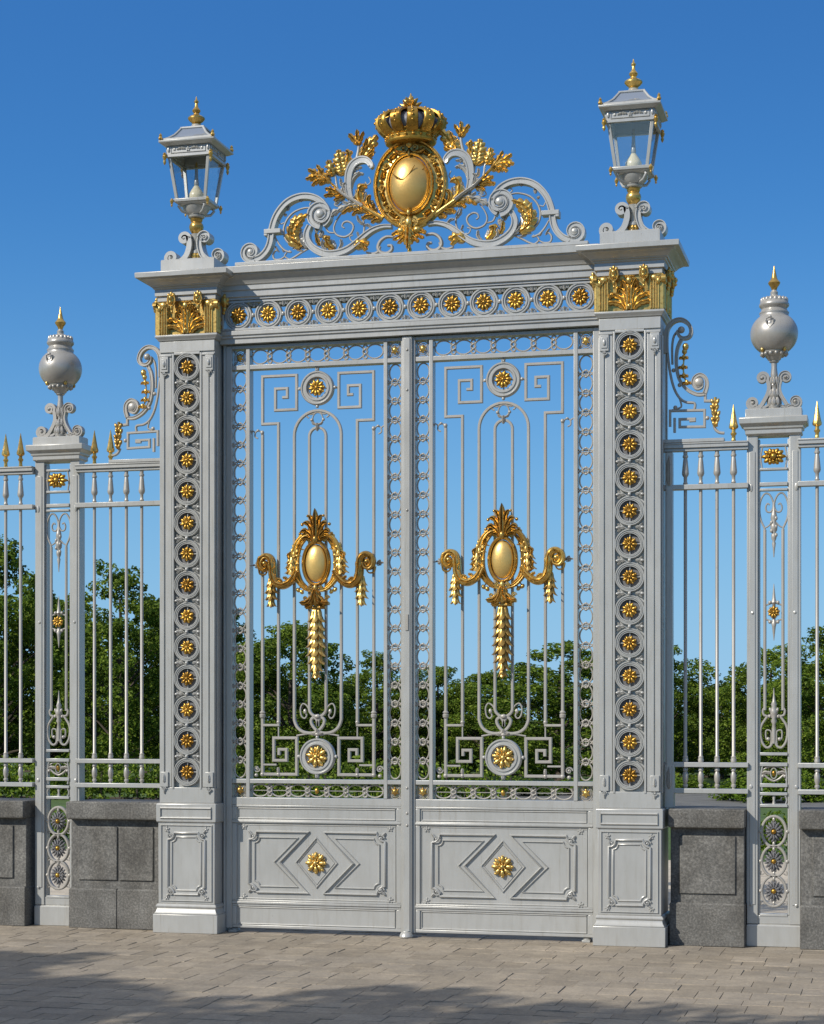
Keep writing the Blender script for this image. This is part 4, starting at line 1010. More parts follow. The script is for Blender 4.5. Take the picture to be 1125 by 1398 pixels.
    m.sweep([(c-.108, z-.308), (c+.108, z-.308)], y-.035, ROUND(.026, .05, 8)); m.sweep([(c-.078, z-.336), (c+.078, z-.336)], y-.025, ROUND(.026, .04, 8)); m.blob(c, y-.05, z-.285, .022, .02, .04, 0); m.blob(c, y-.035, z-.19, .022, .024, .035)
    part('shell', m, 'gold_leaf', car, 0, 60)
    m = M()
    L = [(-.385, .046), (-.448, .048), (-.512, .052), (-.578, .053), (-.644, .053), (-.704, .047), (-.758, .036), (-.806, .024)]
    for k, (b, w) in enumerate(L):
        husk(m, c, y-.012, z+b, w*1.18, .096)
    m.tube([(c, y-.02, z-.32), (c, y-.02, z-.80)], lambda u: .020-.012*u, 8); m.blob(c, y-.03, z-.852, .013, .015, .040, pi, 8, 6, .8)
    part('bellflower_drop', m, 'gold_leaf', car, 0, 60)
    return t
leaf_L = make_leaf(-.770, -1, 'left openwork gate leaf with gold cartouche, hung beside the left pillar')
leaf_R = make_leaf(.675, 1, 'right openwork gate leaf with gold cartouche, hung beside the right pillar')
# meeting astragal, worn by the left leaf
m = M(); m.box(XG-.040, XG+.034, GY-.0705, GY-.050, .022, 4.502); m.box(XG-.028, XG+.022, GY-.0785, GY-.0706, .04, 4.49)
ast = part('meeting_post', m, 'silver_paint', leaf_L, .004)
m = M()
for z in (4.40, 4.10, 3.2, 2.35, 1.12, .93, .84): m.blob(XG, GY-.08, z, .010, .007, .010)
m.box(XG-.012, XG+.010, GY-.086, GY-.0786, 2.30, 2.42)
part_split('bolt', m, 'iron_paint', ast)
m = M(); m.lathe(XG, GY-.10, [(.048, 0), (.052, .012), (.046, .030), (.036, .042), (.010, .046)], 16); m.box(XG-.018, XG+.018, GY-.12, GY-.05, .02, .05)
meta(part('gate_stop', m, 'silver_paint', None, .003), 'small metal gate stop on the paving under the meeting of the leaves', 'gate stop')
for s, x in ((-1, -1.44), (1, 1.30)):
    m = M(); m.box(x-.030, x+.030, GY-.06, GY+.05, 0, .016); m.lathe(x, GY, [(.034, .016), (.034, .022), (.026, .030), (.016, .032), (.016, .0349)], 14)
    meta(part('hinge_pivot', m, 'silver_paint', None, .002), ('left' if s < 0 else 'right')+' floor pivot under the gate, by the foot of the '+('left' if s < 0 else 'right')+' pillar', 'pivot', 'gate pivots')
# quarter-round jambs between pillar and leaf
for s, xa, side in ((-1, PL+PHX+.011, 'left'), (1, PR-PHX-.011, 'right')):
    m = M(); e = -1.4925 if s < 0 else 1.3975
    m.box(min(xa, e), max(xa, e), GY-.03, GY+.10, 0, 4.507)
    m.lathe((xa+e)/2, GY-.03, [(abs(e-xa)*.46, .0), (abs(e-xa)*.46, 4.506)], 16)
    meta(part('gate_jamb', m, 'silver_paint', None), 'tall narrow silver jamb between the gate and the '+side+' pillar', 'jamb', 'gate jambs')

# ================================================================== stone plinth walls
def wall(x0, x1, joints, label):
    t = root('plinth_wall', ((x0+x1)/2, .3, 0), label, 'stone wall', 'granite walls under the fence')
    m = M(); cuts = [x0]+[(a[1]+b[0])/2 for a, b in zip(joints, joints[1:])]+[x1]
    for a, b in zip(cuts, cuts[1:]): m.stack((a+b)/2, .315, (b-a)/2-.0008, .215, [(0, 0), (0, .300), (-.010, .314)])
    m.box(x0+.01, x1-.01, .12, .50, .02, .30); m.stack((x0+x1)/2, .315, (x1-x0)/2-.006, .180, [(0, .290), (0, .858)])
    part('wall', m, 'granite', t, .006)
    m = M(); m.stack((x0+x1)/2, .315, (x1-x0)/2, .252, [(-.02, .850), (.0, .858), (.003, .866), (.004, .872), (.004, .982), (-.002, .990)])
    part('coping', m, 'granite', t, .006)
    for a, b in joints:
        m = M(); m.box(a, b, .122, .16, .375, .795)
        part('slab', m, 'granite', t, .007)
    return t
wall(-4.67, -3.155, [(-4.59, -4.17), (-4.15, -3.69), (-3.67, -3.27)], 'dark granite plinth wall at the far left edge of the photo')
wall(-2.785, -2.030, [(-2.715, -2.385), (-2.372, -2.085)], 'dark granite plinth wall between the left fence post and the left gate pillar')
wall(1.912, 2.452, [(1.985, 2.385)], 'dark granite plinth wall between the right gate pillar and the right fence post')
wall(2.838, 4.30, [(2.925, 3.38), (3.40, 3.85), (3.87, 4.22)], 'dark granite plinth wall at the far right edge of the photo')

# ================================================================== railings
FY = .21
def spear(x, z):
    m = M(); m.lathe(x, FY, [(.014, z), (.017, z+.012), (.014, z+.02), (.014, z+.045), (.022, z+.055), (.022, z+.064), (.014, z+.07), (.014, z+.088), (.032, z+.1), (.034, z+.112), (.026, z+.14), (.012, z+.215), (.002, z+.27)], 8); return m
def railing(x0, x1, bars, spears, label):
    t = root('railing_fence', ((x0+x1)/2, FY, 1.), label, 'fence', 'silver railings on the plinth walls')
    for k, (z0, z1, d) in enumerate(((3.578, 3.600, .026), (3.600, 3.638, .040), (3.300, 3.336, .034), (1.288, 1.322, .034), (1.098, 1.132, .034))):
        if k == 0: continue
        m = M(); m.box(x0, x1, FY-d, FY+d, z0, z1)
        if k == 1: m.box(x0, x1, FY-.026, FY+.026, 3.578, 3.6001); m.box(x0, x1, FY-.046, FY+.046, 3.626, 3.6385)
        part('rail', m, 'silver_paint', t, .003)
    for i, x in enumerate(bars):
        m = M()
        m.lathe(x, FY, [(.0115, 1.13), (.0115, 1.142), (.018, 1.147), (.018, 1.160), (.011, 1.166), (.020, 1.192), (.021, 1.232), (.012, 1.256), (.018, 1.262), (.018, 1.274), (.012, 1.289), (.012, 1.32), (.019, 1.324), (.021, 1.342), (.017, 1.352), (.019, 1.362), (.0125, 1.372),
                        (.0125, 3.30), (.0125, 3.34), (.019, 3.345), (.013, 3.356), (.013, 3.392), (.020, 3.40), (.026, 3.416), (.025, 3.43), (.017, 3.512), (.014, 3.53), (.020, 3.536), (.020, 3.548), (.015, 3.553), (.015, 3.58)], 10)
        b = part('bar', m, 'iron_paint', t)
        if i in spears: part('spearhead', spear(x, 3.637), 'gold_leaf', b)
    return t
BL = [(-2.614,2.682),(-2.477,2.680),(-2.344,2.677),(-2.215,2.675)]
railing(-2.765, -1.975, [b[0] for b in BL], (0, 1), 'silver railing panel between the left urn post and the left gate pillar, two gold spearheads')
BF = [(-3.247,2.693),(-3.376,2.695)]
railing(-4.46, -3.13, [b[0] for b in BF]+[BF[1][0]-.122*(k+1) for k in range(7)], range(9), 'silver railing panel with gold spearheads at the far left edge of the photo')
BR = [(2.363,2.597),(2.245,2.599),(2.128,2.601),(2.017,2.603)]
railing(1.862, 2.47, [b[0] for b in BR], (0,), 'silver railing panel between the right gate pillar and the right urn post, one gold spearhead')
BQ = [(2.954,2.587)]
railing(2.82, 4.20, [BQ[0][0]+.122*k for k in range(9)], range(9), 'silver railing panel with gold spearheads at the far right edge of the photo')
# flat stiles that stand against the gate pillars
for x, side in ((-1.990, 'left'), (1.905, 'right')):
    t = root('pillar_stile', (x, FY, .99), 'flat silver upright beside the '+side+' gate pillar, ending the railing', 'upright', 'railing uprights')
    m = M(); m.box(x-.024, x+.024, FY-.046, FY+.03, .99, 3.57); m.box(x-.034, x+.034, FY-.05, FY+.03, .991, 1.30)
    part('post', m, 'silver_paint', t, .003)
    m = M(); m.leaf([(x, 3.33), (x, 3.44), (x, 3.55)], FY-.046, .052, .012, 1); m.leaf([(x, 1.13), (x, 1.21), (x, 1.29)], FY-.05, .044, .012, 1)
    part_split('leaf_boss', m, 'iron_paint', t)

# ================================================================== fence posts with their tracery
QY = .24
def make_post(x):
    t = root('fence_post', (x, QY, 0))
    hw = .190
    m = M(); m.stack(x, QY+.03, hw+.004, .07, [(0, 0), (0, .148), (-.006, .156), (-.02, .162)])
    m.box(x-.118, x+.118, QY-.02, QY+.06, .162, .225)
    part('base', m, 'silver_paint', t, .004)
    for s in (-1, 1):
        m = M(); a, b = sorted((x+s*.112, x+s*hw)); m.box(a, b, QY-.030, QY+.075, .1621, 3.690)
        a, b = sorted((x+s*.130, x+s*.172)); m.box(a, b, QY-.036, QY-.0301, .30, 3.56)
        a, b = sorted((x+s*.098, x+s*.1118)); m.box(a, b, QY-.012, QY+.05, .226, 3.65)
        m.blob(x+s*.15, QY-.036, 2.40, .012, .008, .012); m.blob(x+s*.16, QY-.036, .30, .012, .008, .012); m.blob(x+s*.16, QY-.036, 1.15, .014, .008, .016); m.blob(x+s*.16, QY-.036, 3.30, .014, .008, .03)
        part('stile', m, 'silver_paint', t, .003)
    m = M()
    for z, h in ((3.610, .014), (3.440, .014), (3.335, .022), (3.292, .014), (1.392, .018), (1.318, .022), (1.168, .022), (1.105, .018), (1.020, .018), (.232, .016)):
        m = M(); m.box(x-.0978, x+.0978, QY-.024, QY+.03, z-h, z+h*.2); part('rail', m, 'silver_paint', t, .003)
    m = M()
    for s in (-1, 1):
        for za, zb in ((3.44, 3.60), (1.12, 1.30), (1.02, 1.09)): m.sweep(catmull([(x+s*.082, za), (x+s*.092, (za+zb)/2), (x+s*.080, zb)], 3), QY-.01, ROUND(.013, .02))
    part_split('corner_scroll', m, 'silver_paint', t)
    # gold lozenge rosette in the head panel
    m = M()
    for i in range(12):
        a = 2*pi*i/12; e = .092*abs(sin(a))**1.5+.060*(1-abs(sin(a))**1.5)
        m.blob(x+e*.58*sin(a), QY-.030, 3.522+e*.58*cos(a), .017, .018, e*.36, a, 7, 5)
    m.blob(x, QY-.05, 3.522, .024, .024, .024)
    for i in range(8): m.blob(x+.033*sin(i*pi/4), QY-.045, 3.522+.033*cos(i*pi/4), .009, .012, .009)
    m.tube([(x-.098, QY-.01, 3.522), (x+.098, QY-.01, 3.522)], .006, 6)
    part('lozenge_rosette', m, 'gold_old', t, 0, 60)
    m = M(); R = ROUND(.015, .018)
    for s in (-1, 1):
        q = lambda L: catmull([(x+s*a, b) for a, b in L], 4)
        m.sweep(q([(.064, 2.985), (.068, 3.015), (.092, 3.07), (.102, 3.14), (.094, 3.21), (.066, 3.258), (.034, 3.255), (.010, 3.215), (.004, 3.165), (.022, 3.128), (.048, 3.130), (.058, 3.160), (.045, 3.188), (.030, 3.178)]), QY, R, w=lambda t: 1.05-.25*t)
        m.sweep(q([(.066, 3.012), (.040, 3.025), (.012, 3.055)]), QY, ROUND(.011, .014))
        m.tube([(x+s*.064, QY, 3.0), (x+s*.064, QY, 1.70)], .0115, 8)
        # lower lyre
        m.sweep(q([(.064, 1.72), (.078, 1.695), (.070, 1.665), (.048, 1.655), (.060, 1.635), (.088, 1.59), (.096, 1.535), (.085, 1.472), (.055, 1.432), (.025, 1.440), (.008, 1.480), (.004, 1.56)]), QY, ROUND(.018, .02))
        m.sweep(q([(.022, 1.45), (.018, 1.50), (.022, 1.548), (.055, 1.553), (.056, 1.50), (.046, 1.488)]), QY, ROUND(.012, .014)); m.blob(x+s*.040, QY-.004, 1.492, .014, .012, .014)
        m.sweep(q([(.048, 1.655), (.030, 1.665), (.014, 1.645)]), QY, ROUND(.011, .013))
    part_split('lyre_scroll', m, 'iron_paint', t)
    m = M()
    m.lathe(x, QY, [(.003, 2.80), (.008, 2.86), (.014, 2.90), (.009, 2.915), (.018, 2.935), (.020, 2.96), (.012, 2.975), (.024, 2.995), (.026, 3.03), (.014, 3.055), (.024, 3.08), (.020, 3.11), (.012, 3.135), (.010, 3.20)], 10)
    for k in range(5): m.blob(x+(-1)**k*.016, QY-.012, 2.96+.03*k, .012, .012, .016)
    m.lathe(x, QY, [(.014, 1.46), (.016, 1.56), (.012, 1.60), (.022, 1.62), (.014, 1.64), (.026, 1.67), (.028, 1.70), (.016, 1.725), (.022, 1.74), (.012, 1.765), (.007, 1.80), (.002, 1.86)], 10)
    for s in (-1, 1): m.blob(x+s*.024, QY-.008, 1.70, .010, .012, .020, s*.3); m.blob(x+s*.03, QY-.004, 1.655, .012, .010, .012)
    m.lathe(x, QY, [(.002, 2.20), (.010, 2.27), (.013, 2.30), (.020, 2.325), (.012, 2.335), (.012, 2.47), (.020, 2.475), (.013, 2.50), (.009, 2.54), (.002, 2.61)], 10)
    for s in (-1, 1):
        for b in (2.335, 2.475): m.blob(x+s*.028, QY-.004, b, .013, .012, .014); m.tube([(x, QY, b), (x+s*.06, QY, b+(.02 if b < 2.4 else -.02))], .006, 6)
    part_split('spear_drop', m, 'iron_paint', t, 0, 60)
    inst('rosette', ROS['p'], t, (x, QY-.012, 2.405))
    # lozenge plate low down
    m = M()
    for s in (-1, 1):
        q = lambda L: catmull([(x+s*a, b) for a, b in L], 4)
        m.sweep(q([(.092, 1.255), (.066, 1.232), (.035, 1.205), (0, 1.190)]), QY-.004, ROUND(.016, .018)); m.sweep(q([(.0, 1.295), (.04, 1.290), (.075, 1.272), (.092, 1.255)]), QY-.004, ROUND(.011, .014))
        m.leaf([(x+s*.02, 1.245), (x+s*.06, 1.252), (x+s*.085, 1.245)], QY-.008, .034, .014, 3); m.blob(x+s*.078, QY-.01, 1.225, .013, .012, .013); m.sweep(q([(.092, 1.25), (.082, 1.21), (.094, 1.18)]), QY, ROUND(.010, .012))
    m.sweep(circ(x, 1.245, .022, .038, 18), QY-.01, ROUND(.010, .02), True); m.lathe(x, QY, [(.014, 1.022), (.008, 1.05), (.012, 1.075), (.007, 1.092)], 8)
    part_split('scroll_plate', m, 'iron_paint', t, 0, 60)
    m = M(); m.blob(x, QY-.014, 1.245, .013, .014, .022); part('plate_boss', m, 'gold_old', t)
    for k, z in enumerate((.826, .612, .398)):
        m = M(); m.sweep(circ(x, z, .086, .110, 30), QY-.004, [(-.010, .014), (-.010, -.008), (-.004, -.014), (.004, -.014), (.010, -.008), (.010, .014)], True)
        for s in (-1, 1): m.blob(x+s*.094, QY-.008, z, .016, .014, .016); m.sweep(catmull([(x+s*.07, z-.09), (x+s*.092, z-.098), (x+s*.090, z-.072)], 3), QY, ROUND(.009, .012))
        m.tube([(x, QY, z-.10), (x, QY, z+.10)], .007, 6); m.blob(x, QY-.008, z+.088, .011, .012, .018); m.blob(x, QY-.008, z-.088, .011, .012, .018)
        o = part('ring', m, 'iron_paint', t)
        m = M()
        for i in range(12): a = 2*pi*i/12; m.blob(x+.036*sin(a), QY-.012, z+.044*cos(a), .010, .014, .022, a, 6, 4)
        for i in range(16): a = 2*pi*(i+.5)/16; m.blob(x+.052*sin(a), QY-.004, z+.062*cos(a), .009, .010, .018, a, 6, 4)
        m.sweep(circ(x, z, .042, .051, 24), QY-.002, ROUND(.008, .012), True)
        m.sweep(circ(x, z, .023, .028, 16), QY-.014, ROUND(.008, .02), True)
        fl = part('ring_flower', m, 'inner_iron', o, 0, 60)
        m = M(); m.blob(x, QY-.026, z, .019, .016, .019); part('flower_boss', m, 'gold_old', fl)
    m = M(); m.stack(x, QY+.03, .200, .085, [(-.02, 3.672), (0, 3.686), (.0, 3.716), (.010, 3.720), (.012, 3.736), (.030, 3.752), (.040, 3.758), (.042, 3.798), (.036, 3.803), (-.0, 3.808), (0, 3.862), (-.006, 3.868)])
    part('cap', m, 'silver_paint', t, .003)
    return t
XPL, XPR = -2.932, 2.648
post_L = make_post(XPL); post_R = copy_tree(post_L); post_R.location.x = XPR
meta(post_L, 'openwork silver fence post with gold rosettes, left of the gate, under an urn', 'fence post', 'fence posts under the urns')
meta(post_R, 'openwork silver fence post with gold rosettes, right of the gate, under an urn', 'fence post', 'fence posts under the urns')
def make_urn(x, y):
    z = 3.868; t = root('urn', (x, y, z))
    m = M(); m.lathe(x, y, [(.036, z), (.044, z+.01), (.044, z+.03), (.028, z+.045), (.026, z+.07), (.040, z+.09), (.042, z+.105), (.026, z+.125), (.022, z+.16), (.030, z+.175), (.026, z+.19), (.020, z+.21), (.024, z+.23), (.026, z+.255), (.020, z+.30), (.022, z+.34)], 16)
    for q in range(8):
        a = q*pi/4; m.blob(x+.036*cos(a), y+.036*sin(a), z+.055, .020, .020, .036, 0, 7, 5, .4); m.blob(x+.030*cos(a), y+.030*sin(a), z+.115, .016, .016, .034, 0, 7, 5, .4); m.blob(x+.026*cos(a), y+.026*sin(a), z+.205, .014, .014, .034, 0, 7, 5, .4)
    part('stem', m, 'urn_paint', t)
    g = M()
    c = catmull([(.140, .012), (.100, .022), (.072, .062), (.046, .110), (.036, .160), (.048, .215)], 5)
    g.sweep(list(reversed(spiral(.150, .050, .046, .015, -pi/2-.3, 1.45, 18)))+c[1:-1]+spiral(.082, .228, .040, .012, pi*.92, -1.5, 18), 0, CHAN(.021, .055), w=lambda t: .6+.7*sin(pi*t))
    g.blob(.150, 0, .050, .018, .038, .018, 0, 12, 8); g.blob(.082, 0, .228, .014, .038, .014, 0, 12, 8)
    g.sweep(catmull([(.115, .03), (.07, .018), (.035, .035)], 4), 0, CHAN(.016, .05))
    for a in (0, pi):
        mm = M(); mm.join(g, Matrix.Translation((x, y, z)) @ Matrix.Rotation(a, 4, 'Z') @ Matrix.Diagonal((1 if a in (0, pi) else .8, 1 if a in (0, pi) else .55, 1, 1))); part('scroll_bracket', mm, 'urn_paint', t)
    m = M()
    m.lathe(x, y, [(.022, z+.335), (.034, z+.342), (.036, z+.352), (.046, z+.358), (.060, z+.385), (.092, z+.402), (.098, z+.41), (.098, z+.424), (.086, z+.426)], 28)
    for i in range(14): a = 2*pi*i/14; m.blob(x+.088*cos(a), y+.088*sin(a), z+.398, .014, .014, .016)
    part('cup', m, 'urn_paint', t)
    m = M(); zc = z+.545; r = .170
    pr = [(.086, z+.418)]+[(r*cos(b), zc+r*sin(b)*.93) for b in [radians(v) for v in range(-52, 55, 7)]]+[(.104, z+.688)]
    m.lathe(x, y, pr, 40); part('bowl', m, 'urn_paint', t, 0, 60)
    m = M(); sh = [(-.024, .03), (0, .04), (.026, .03), (.024, -.005), (.0, -.036), (-.022, -.006)]
    yy = y-.158
    m.sweep([(x-.02+a, zc+.052+b) for a, b in sh], yy, HALF(.008, .012), True); m.dome(x-.02, yy+.008, zc+.05, .02, .028, .012, 12, 4)
    m.sweep(catmull([(x-.05, zc+.07), (x-.04, zc+.04), (x-.02, zc+.01)], 3), yy+.006, HALF(.006, .008)); m.blob(x-.02, yy-.004, zc+.096, .014, .010, .01)
    part_split('relief_shield', m, 'urn_paint', t)
    m = M()
    m.lathe(x, y, [(.100, z+.684), (.106, z+.690), (.106, z+.698), (.098, z+.704), (.090, z+.722), (.095, z+.732), (.106, z+.742), (.108, z+.756), (.102, z+.766), (.094, z+.785), (.072, z+.806), (.040, z+.816), (.026, z+.826), (.028, z+.846), (.018, z+.856), (.016, z+.868)], 32)
    for i in range(18): a = 2*pi*i/18; m.blob(x+.089*cos(a), y+.089*sin(a), z+.783, .012, .010, .024)
    part('lid', m, 'urn_paint', t)
    m = M(); zf = z+.862
    m.lathe(x, y, [(.018, zf), (.022, zf+.012), (.026, zf+.022), (.040, zf+.040), (.044, zf+.052), (.036, zf+.064), (.026, zf+.074), (.020, zf+.09), (.012, zf+.13), (.002, zf+.176)], 18)
    part('finial', m, 'gold_leaf', t)
    m = M()
    for q in range(4): a = q*pi/2+pi/4; m.lathe(x+.112*cos(a), y+.112*sin(a), [(.004, z+.405), (.013, z+.414), (.014, z+.428), (.006, z+.440)], 8)
    part_split('gold_stud', m, 'gold_leaf', t)
    return t
urn_L = make_urn(XPL, QY+.03); urn_R = copy_tree(urn_L); urn_R.location.x = XPR
meta(urn_L, 'round silver urn with gold spike on scroll feet on the left fence post', 'urn', 'urns on the fence posts')
meta(urn_R, 'round silver urn with gold spike on scroll feet on the right fence post', 'urn', 'urns on the fence posts')

# ================================================================== scroll brackets beside the pillars
PA = [(1.878,4.300),(1.878,4.414),(1.891,4.482),(1.932,4.527),(1.989,4.537),(2.039,4.504),(2.060,4.449),(2.041,4.408),(1.995,4.403),(1.966,4.432),(1.966,4.462)]
PB = [(1.965,4.462),(1.934,4.421),(1.922,4.355),(1.921,4.286),(1.923,4.216)]
PC = [(1.881,4.401),(1.891,4.275),(1.908,4.148),(1.936,4.040),(1.976,3.969),(2.024,3.937),(2.084,3.927),(2.084,3.884)]
PD = [(1.989,4.396),(1.961,4.334),(1.951,4.247),(1.959,4.158),(1.982,4.088),(2.032,4.027),(2.099,3.991),(2.157,3.991)]
PE = [(2.157,3.996),(2.173,4.055),(2.163,4.105),(2.124,4.131),(2.084,4.111),(2.074,4.068),(2.099,4.033),(2.134,4.044),(2.136,4.078)]
PF = [(2.161,3.999),(2.161,3.941),(2.232,3.936)]
PG = [(1.906,3.764),(1.906,3.879),(2.156,3.874),(2.156,3.754),(1.976,3.759),(1.976,3.815),(2.084,3.814),(2.084,3.801),(2.046,3.800)]
PH = [(1.939,3.719),(1.939,3.826)]
PI_ = [(2.223,3.758),(2.238,3.726),(2.265,3.707),(2.298,3.703)]
PJ = [(1.964,3.994),(1.989,3.915),(1.964,3.894),(1.907,3.881)]
CH = [(2.020,4.338),(2.007,4.257),(2.001,4.188),(2.007,4.125),(2.029,4.073)]
DR = [(2.232,3.964),(2.232,3.927),(2.228,3.883),(2.238,3.839),(2.233,3.795),(2.241,3.751)]
BS = [(1.857,3.709),(2.300,3.693)]
XC2 = (PL+PR)/2
LFT = ([(-2.163,4.465)][0][0]+[(1.989,4.462)][0][0])/2
def bracket(s):
    q = lambda L: [(a if s > 0 else 2*LFT-a, b) for a, b in L]
    cx = q([PE[0]])[0][0]
    t = root('scroll_ornament', (cx, FY, 3.64))
    m = M(); C_ = CHAN(.034, .05)
    m.sweep(catmull(q(PA), 4), FY, C_, w=lambda t: 1-.35*t); m.sweep(catmull(q(PB), 4), FY, ROUND(.018, .024)); m.sweep(catmull(q(PC), 4), FY, ROUND(.020, .026)); m.sweep(catmull(q(PD), 4), FY, CHAN(.024, .04))
    m.sweep(catmull(q(PE), 4), FY, CHAN(.030, .045), w=lambda t: 1-.3*t)
    v = q([(1.989,4.461),(2.116,4.076)]); m.dome(v[0][0], FY-.018, v[0][1], .026, .026, .026, 14, 5); m.dome(v[1][0], FY-.014, v[1][1], .036, .036, .018, 16, 5)
    m.sweep(catmull(q(PJ), 4), FY, ROUND(.014, .018)); m.sweep(catmull(q(PI_), 4), FY, ROUND(.022, .028))
    a = q([(1.932,4.172),(1.976,4.063),(1.945,3.901),(2.176,3.816)]); 
    for p in a: m.blob(p[0], FY-.006, p[1], .016, .014, .016)
    part('scroll', m, 'iron_paint', t)
    m = M()
    for p, w in ((PF, .020), (PG, .018), (PH, .018)): m.poly(q(p) if s > 0 else list(reversed(q(p))), FY, w, .024)
    part_split('fret', m, 'iron_paint', t)
    m = M(); b = sorted(p[0] for p in q(BS)); m.box(b[0], b[1], FY-.05, FY+.05, 3.6386, 3.664)
    part('base_rail', m, 'silver_paint', t, .003)
    m = M(); c = q(CH); d = q(DR)
    m.blob(c[0][0], FY-.016, c[0][1], .024, .022, .028); m.blob(c[0][0]-s*.008, FY-.012, c[0][1]-.034, .020, .018, .022)
    m.tube([(p[0], FY-.002, p[1]) for p in c], .006, 6)
    for p in c[1:]:
        for e in (-1, 1): m.leaf([(p[0], p[1]-.014), (p[0]+e*.014, p[1]+.006), (p[0]+e*.034, p[1]-.012)], FY-.012, .028, .016, 2, .01)
        m.blob(p[0], FY-.016, p[1]+.008, .014, .014, .018)
    m.tube([(p[0], FY-.004, p[1]) for p in d], .012, 7)
    for i, p in enumerate(d[1:-1]):
        for e in (-1, 1): m.blob(p[0]+e*.017, FY-.014, p[1], .014, .016, .030, e*.4+pi, 7, 5, .4); m.blob(p[0]+e*.010, FY-.02, p[1]-.026, .012, .014, .024, e*.3+pi, 7, 5, .4)
    part_split('gold_garland', m, 'gold_leaf', t, 0, 60)
    return t
meta(bracket(-1), 'scrolled silver bracket with gold leaves on the railing left of the left pillar', 'scroll bracket', 'scroll brackets beside the pillars')
meta(bracket(1), 'scrolled silver bracket with gold leaves on the railing right of the right pillar', 'scroll bracket', 'scroll brackets beside the pillars')

# ================================================================== ground
def sheet(name, x0, x1, y0, y1, z, mat):
    m = M(); m.add([(x0, y0, z), (x1, y0, z), (x1, y1, z), (x0, y1, z)], [(0, 1, 2, 3)])
    return meta(part(name, m, mat, None, 0, 0), kind='structure')
sheet('ground', -600, 600, -600, 900, -.024, 'lawn')
sheet('bedding', -16, 16, -18, 1.4, -.0062, 'joint_sand')
sheet('gravel_path', -22, 14, 1.4, 8.5, -.012, 'gravel')
sheet('road', -6.5, 9, 22., 28, -.012, 'asphalt')
random.seed(11)
m = M(); y = -13.4
while y < 1.36:
    d = min(random.choice((.19, .21, .24, .26, .29)), 1.392-y); x = -12.+random.uniform(0, .3); y1 = y+d; far0 = y < -6
    while x < 12.:
        w = random.choice((.15, .17, .20, .23, .27)); g = random.uniform(.0003, .0010); gy = random.uniform(.0010, .0022)
        far = far0 or x < -6 or x > 7.5
        c = .0018; h = random.uniform(-.0022, .0018); tx, ty = random.uniform(-.002, .002), random.uniform(-.002, .002)
        q = lambda: random.uniform(-.003, .003)
        b = [(x+g, y+gy), (x+w-g, y+gy), (x+w-g, y1-gy), (x+g, y1-gy)]
        b = [(p+q()*.2, r+q()*.5) for p, r in b]
        xm, ym = x+w/2, (y+y1)/2
        T = [(p+(c if p < xm else -c), r+(c if r < ym else -c), h+tx*(1 if p > xm else -1)+ty*(1 if r > ym else -1)) for p, r in b]
        B = [(p, r, h-.004) for p, r in b]; D = [(p, r, -.02) for p, r in b]
        fs = [(0, 1, 2, 3), (4, 5, 1, 0), (5, 6, 2, 1), (6, 7, 3, 2), (7, 4, 0, 3)]
        if far: m.add(T+B, fs)
        else: m.add(T+B+D, fs+[(8, 9, 5, 4), (9, 10, 6, 5), (10, 11, 7, 6), (11, 8, 4, 7)])
        x += w
    y = y1
meta(part('pavement', m, 'setts', None, 0, 0), kind='structure')

# ================================================================== trees
def leafmass(m, clumps, per, size, rnd):
    """leaf clusters: many small folded leaves scattered through every clump, denser towards its skin"""
    for cx, cy, cz, r in clumps:
        for _ in range(int(per*(r/.5)**2)):
            while True:
                dx, dy, dz = rnd.uniform(-1, 1), rnd.uniform(-1, 1), rnd.uniform(-1, 1); L = dx*dx+dy*dy+dz*dz
                if .02 < L < 1: break
            L = sqrt(L); k = r*(L**.35)/L*rnd.uniform(.82, 1.12)
            p = Vector((cx+dx*k, cy+dy*k, cz+dz*k*.85))
            n = Vector((dx/L+rnd.uniform(-.7, .7), dy/L+rnd.uniform(-.7, .7), dz/L*.6+.45+rnd.uniform(-.5, .5))).normalized()
            a = n.cross(Vector((rnd.uniform(-1, 1), rnd.uniform(-1, 1), rnd.uniform(-1, 1))))
            if a.length < .05: continue
            a.normalize(); b = n.cross(a); s = size*rnd.uniform(.65, 1.3)
            u = n*s*.18
            m.add([p-a*s*.62-u, p+b*s*.40+u, p+a*s*.72-u*1.4, p-b*s*.40+u], [(0, 1, 2), (0, 2, 3)])
def tree_mesh(h, w, seed, per=340, size=.080, low=.12, trunk=.10):
    rnd = random.Random(seed); tr = M(); lf = M()
    zc = h*(.5+low/2); H2 = h*(1-low)/2
    main = []
    for i in range(15):
        f = i/14; z = h*low+h*(1-low)*f*.93+.1
        prof = sqrt(max(.06, 1-((f-.40)/.66)**2))
        k = 6 if prof > .6 else 4
        for j in range(k):
            a = 2.4*i+2*pi*j/k+rnd.uniform(-.5, .5); rr = w/2*prof*rnd.uniform(.45, .95)
            if f > .9: rr *= .5
            main.append((rr*cos(a), rr*sin(a), z+rnd.uniform(-.2, .2), rnd.uniform(.30, .52)*w/4.2*(1 if f < .85 else .85)))
    for cx, cy, cz, r in list(main):
        for _ in range(3):
            a = rnd.uniform(0, 2*pi); e = rnd.uniform(-.3, 1.); main.append((cx+r*.95*cos(a), cy+r*.95*sin(a), cz+r*.8*e, r*rnd.uniform(.28, .5)))
    leafmass(lf, main, per, size, rnd)
    tr.tube([(0, 0, 0), (.03, .02, h*.2), (-.03, .03, h*.5), (.02, 0, h*.86)], lambda t: trunk*(1.15-.95*t)+.012, 9)
    for cx, cy, cz, r in main[:60:2]:
        z0 = max(h*.10, cz-.9*sqrt(cx*cx+cy*cy)); tr.tube([(0, 0, z0), (cx*.5, cy*.5, z0+(cz-z0)*.6), (cx, cy, cz)], lambda t: .035*(1-t)+.008, 5)
    return tr, lf
protos = []
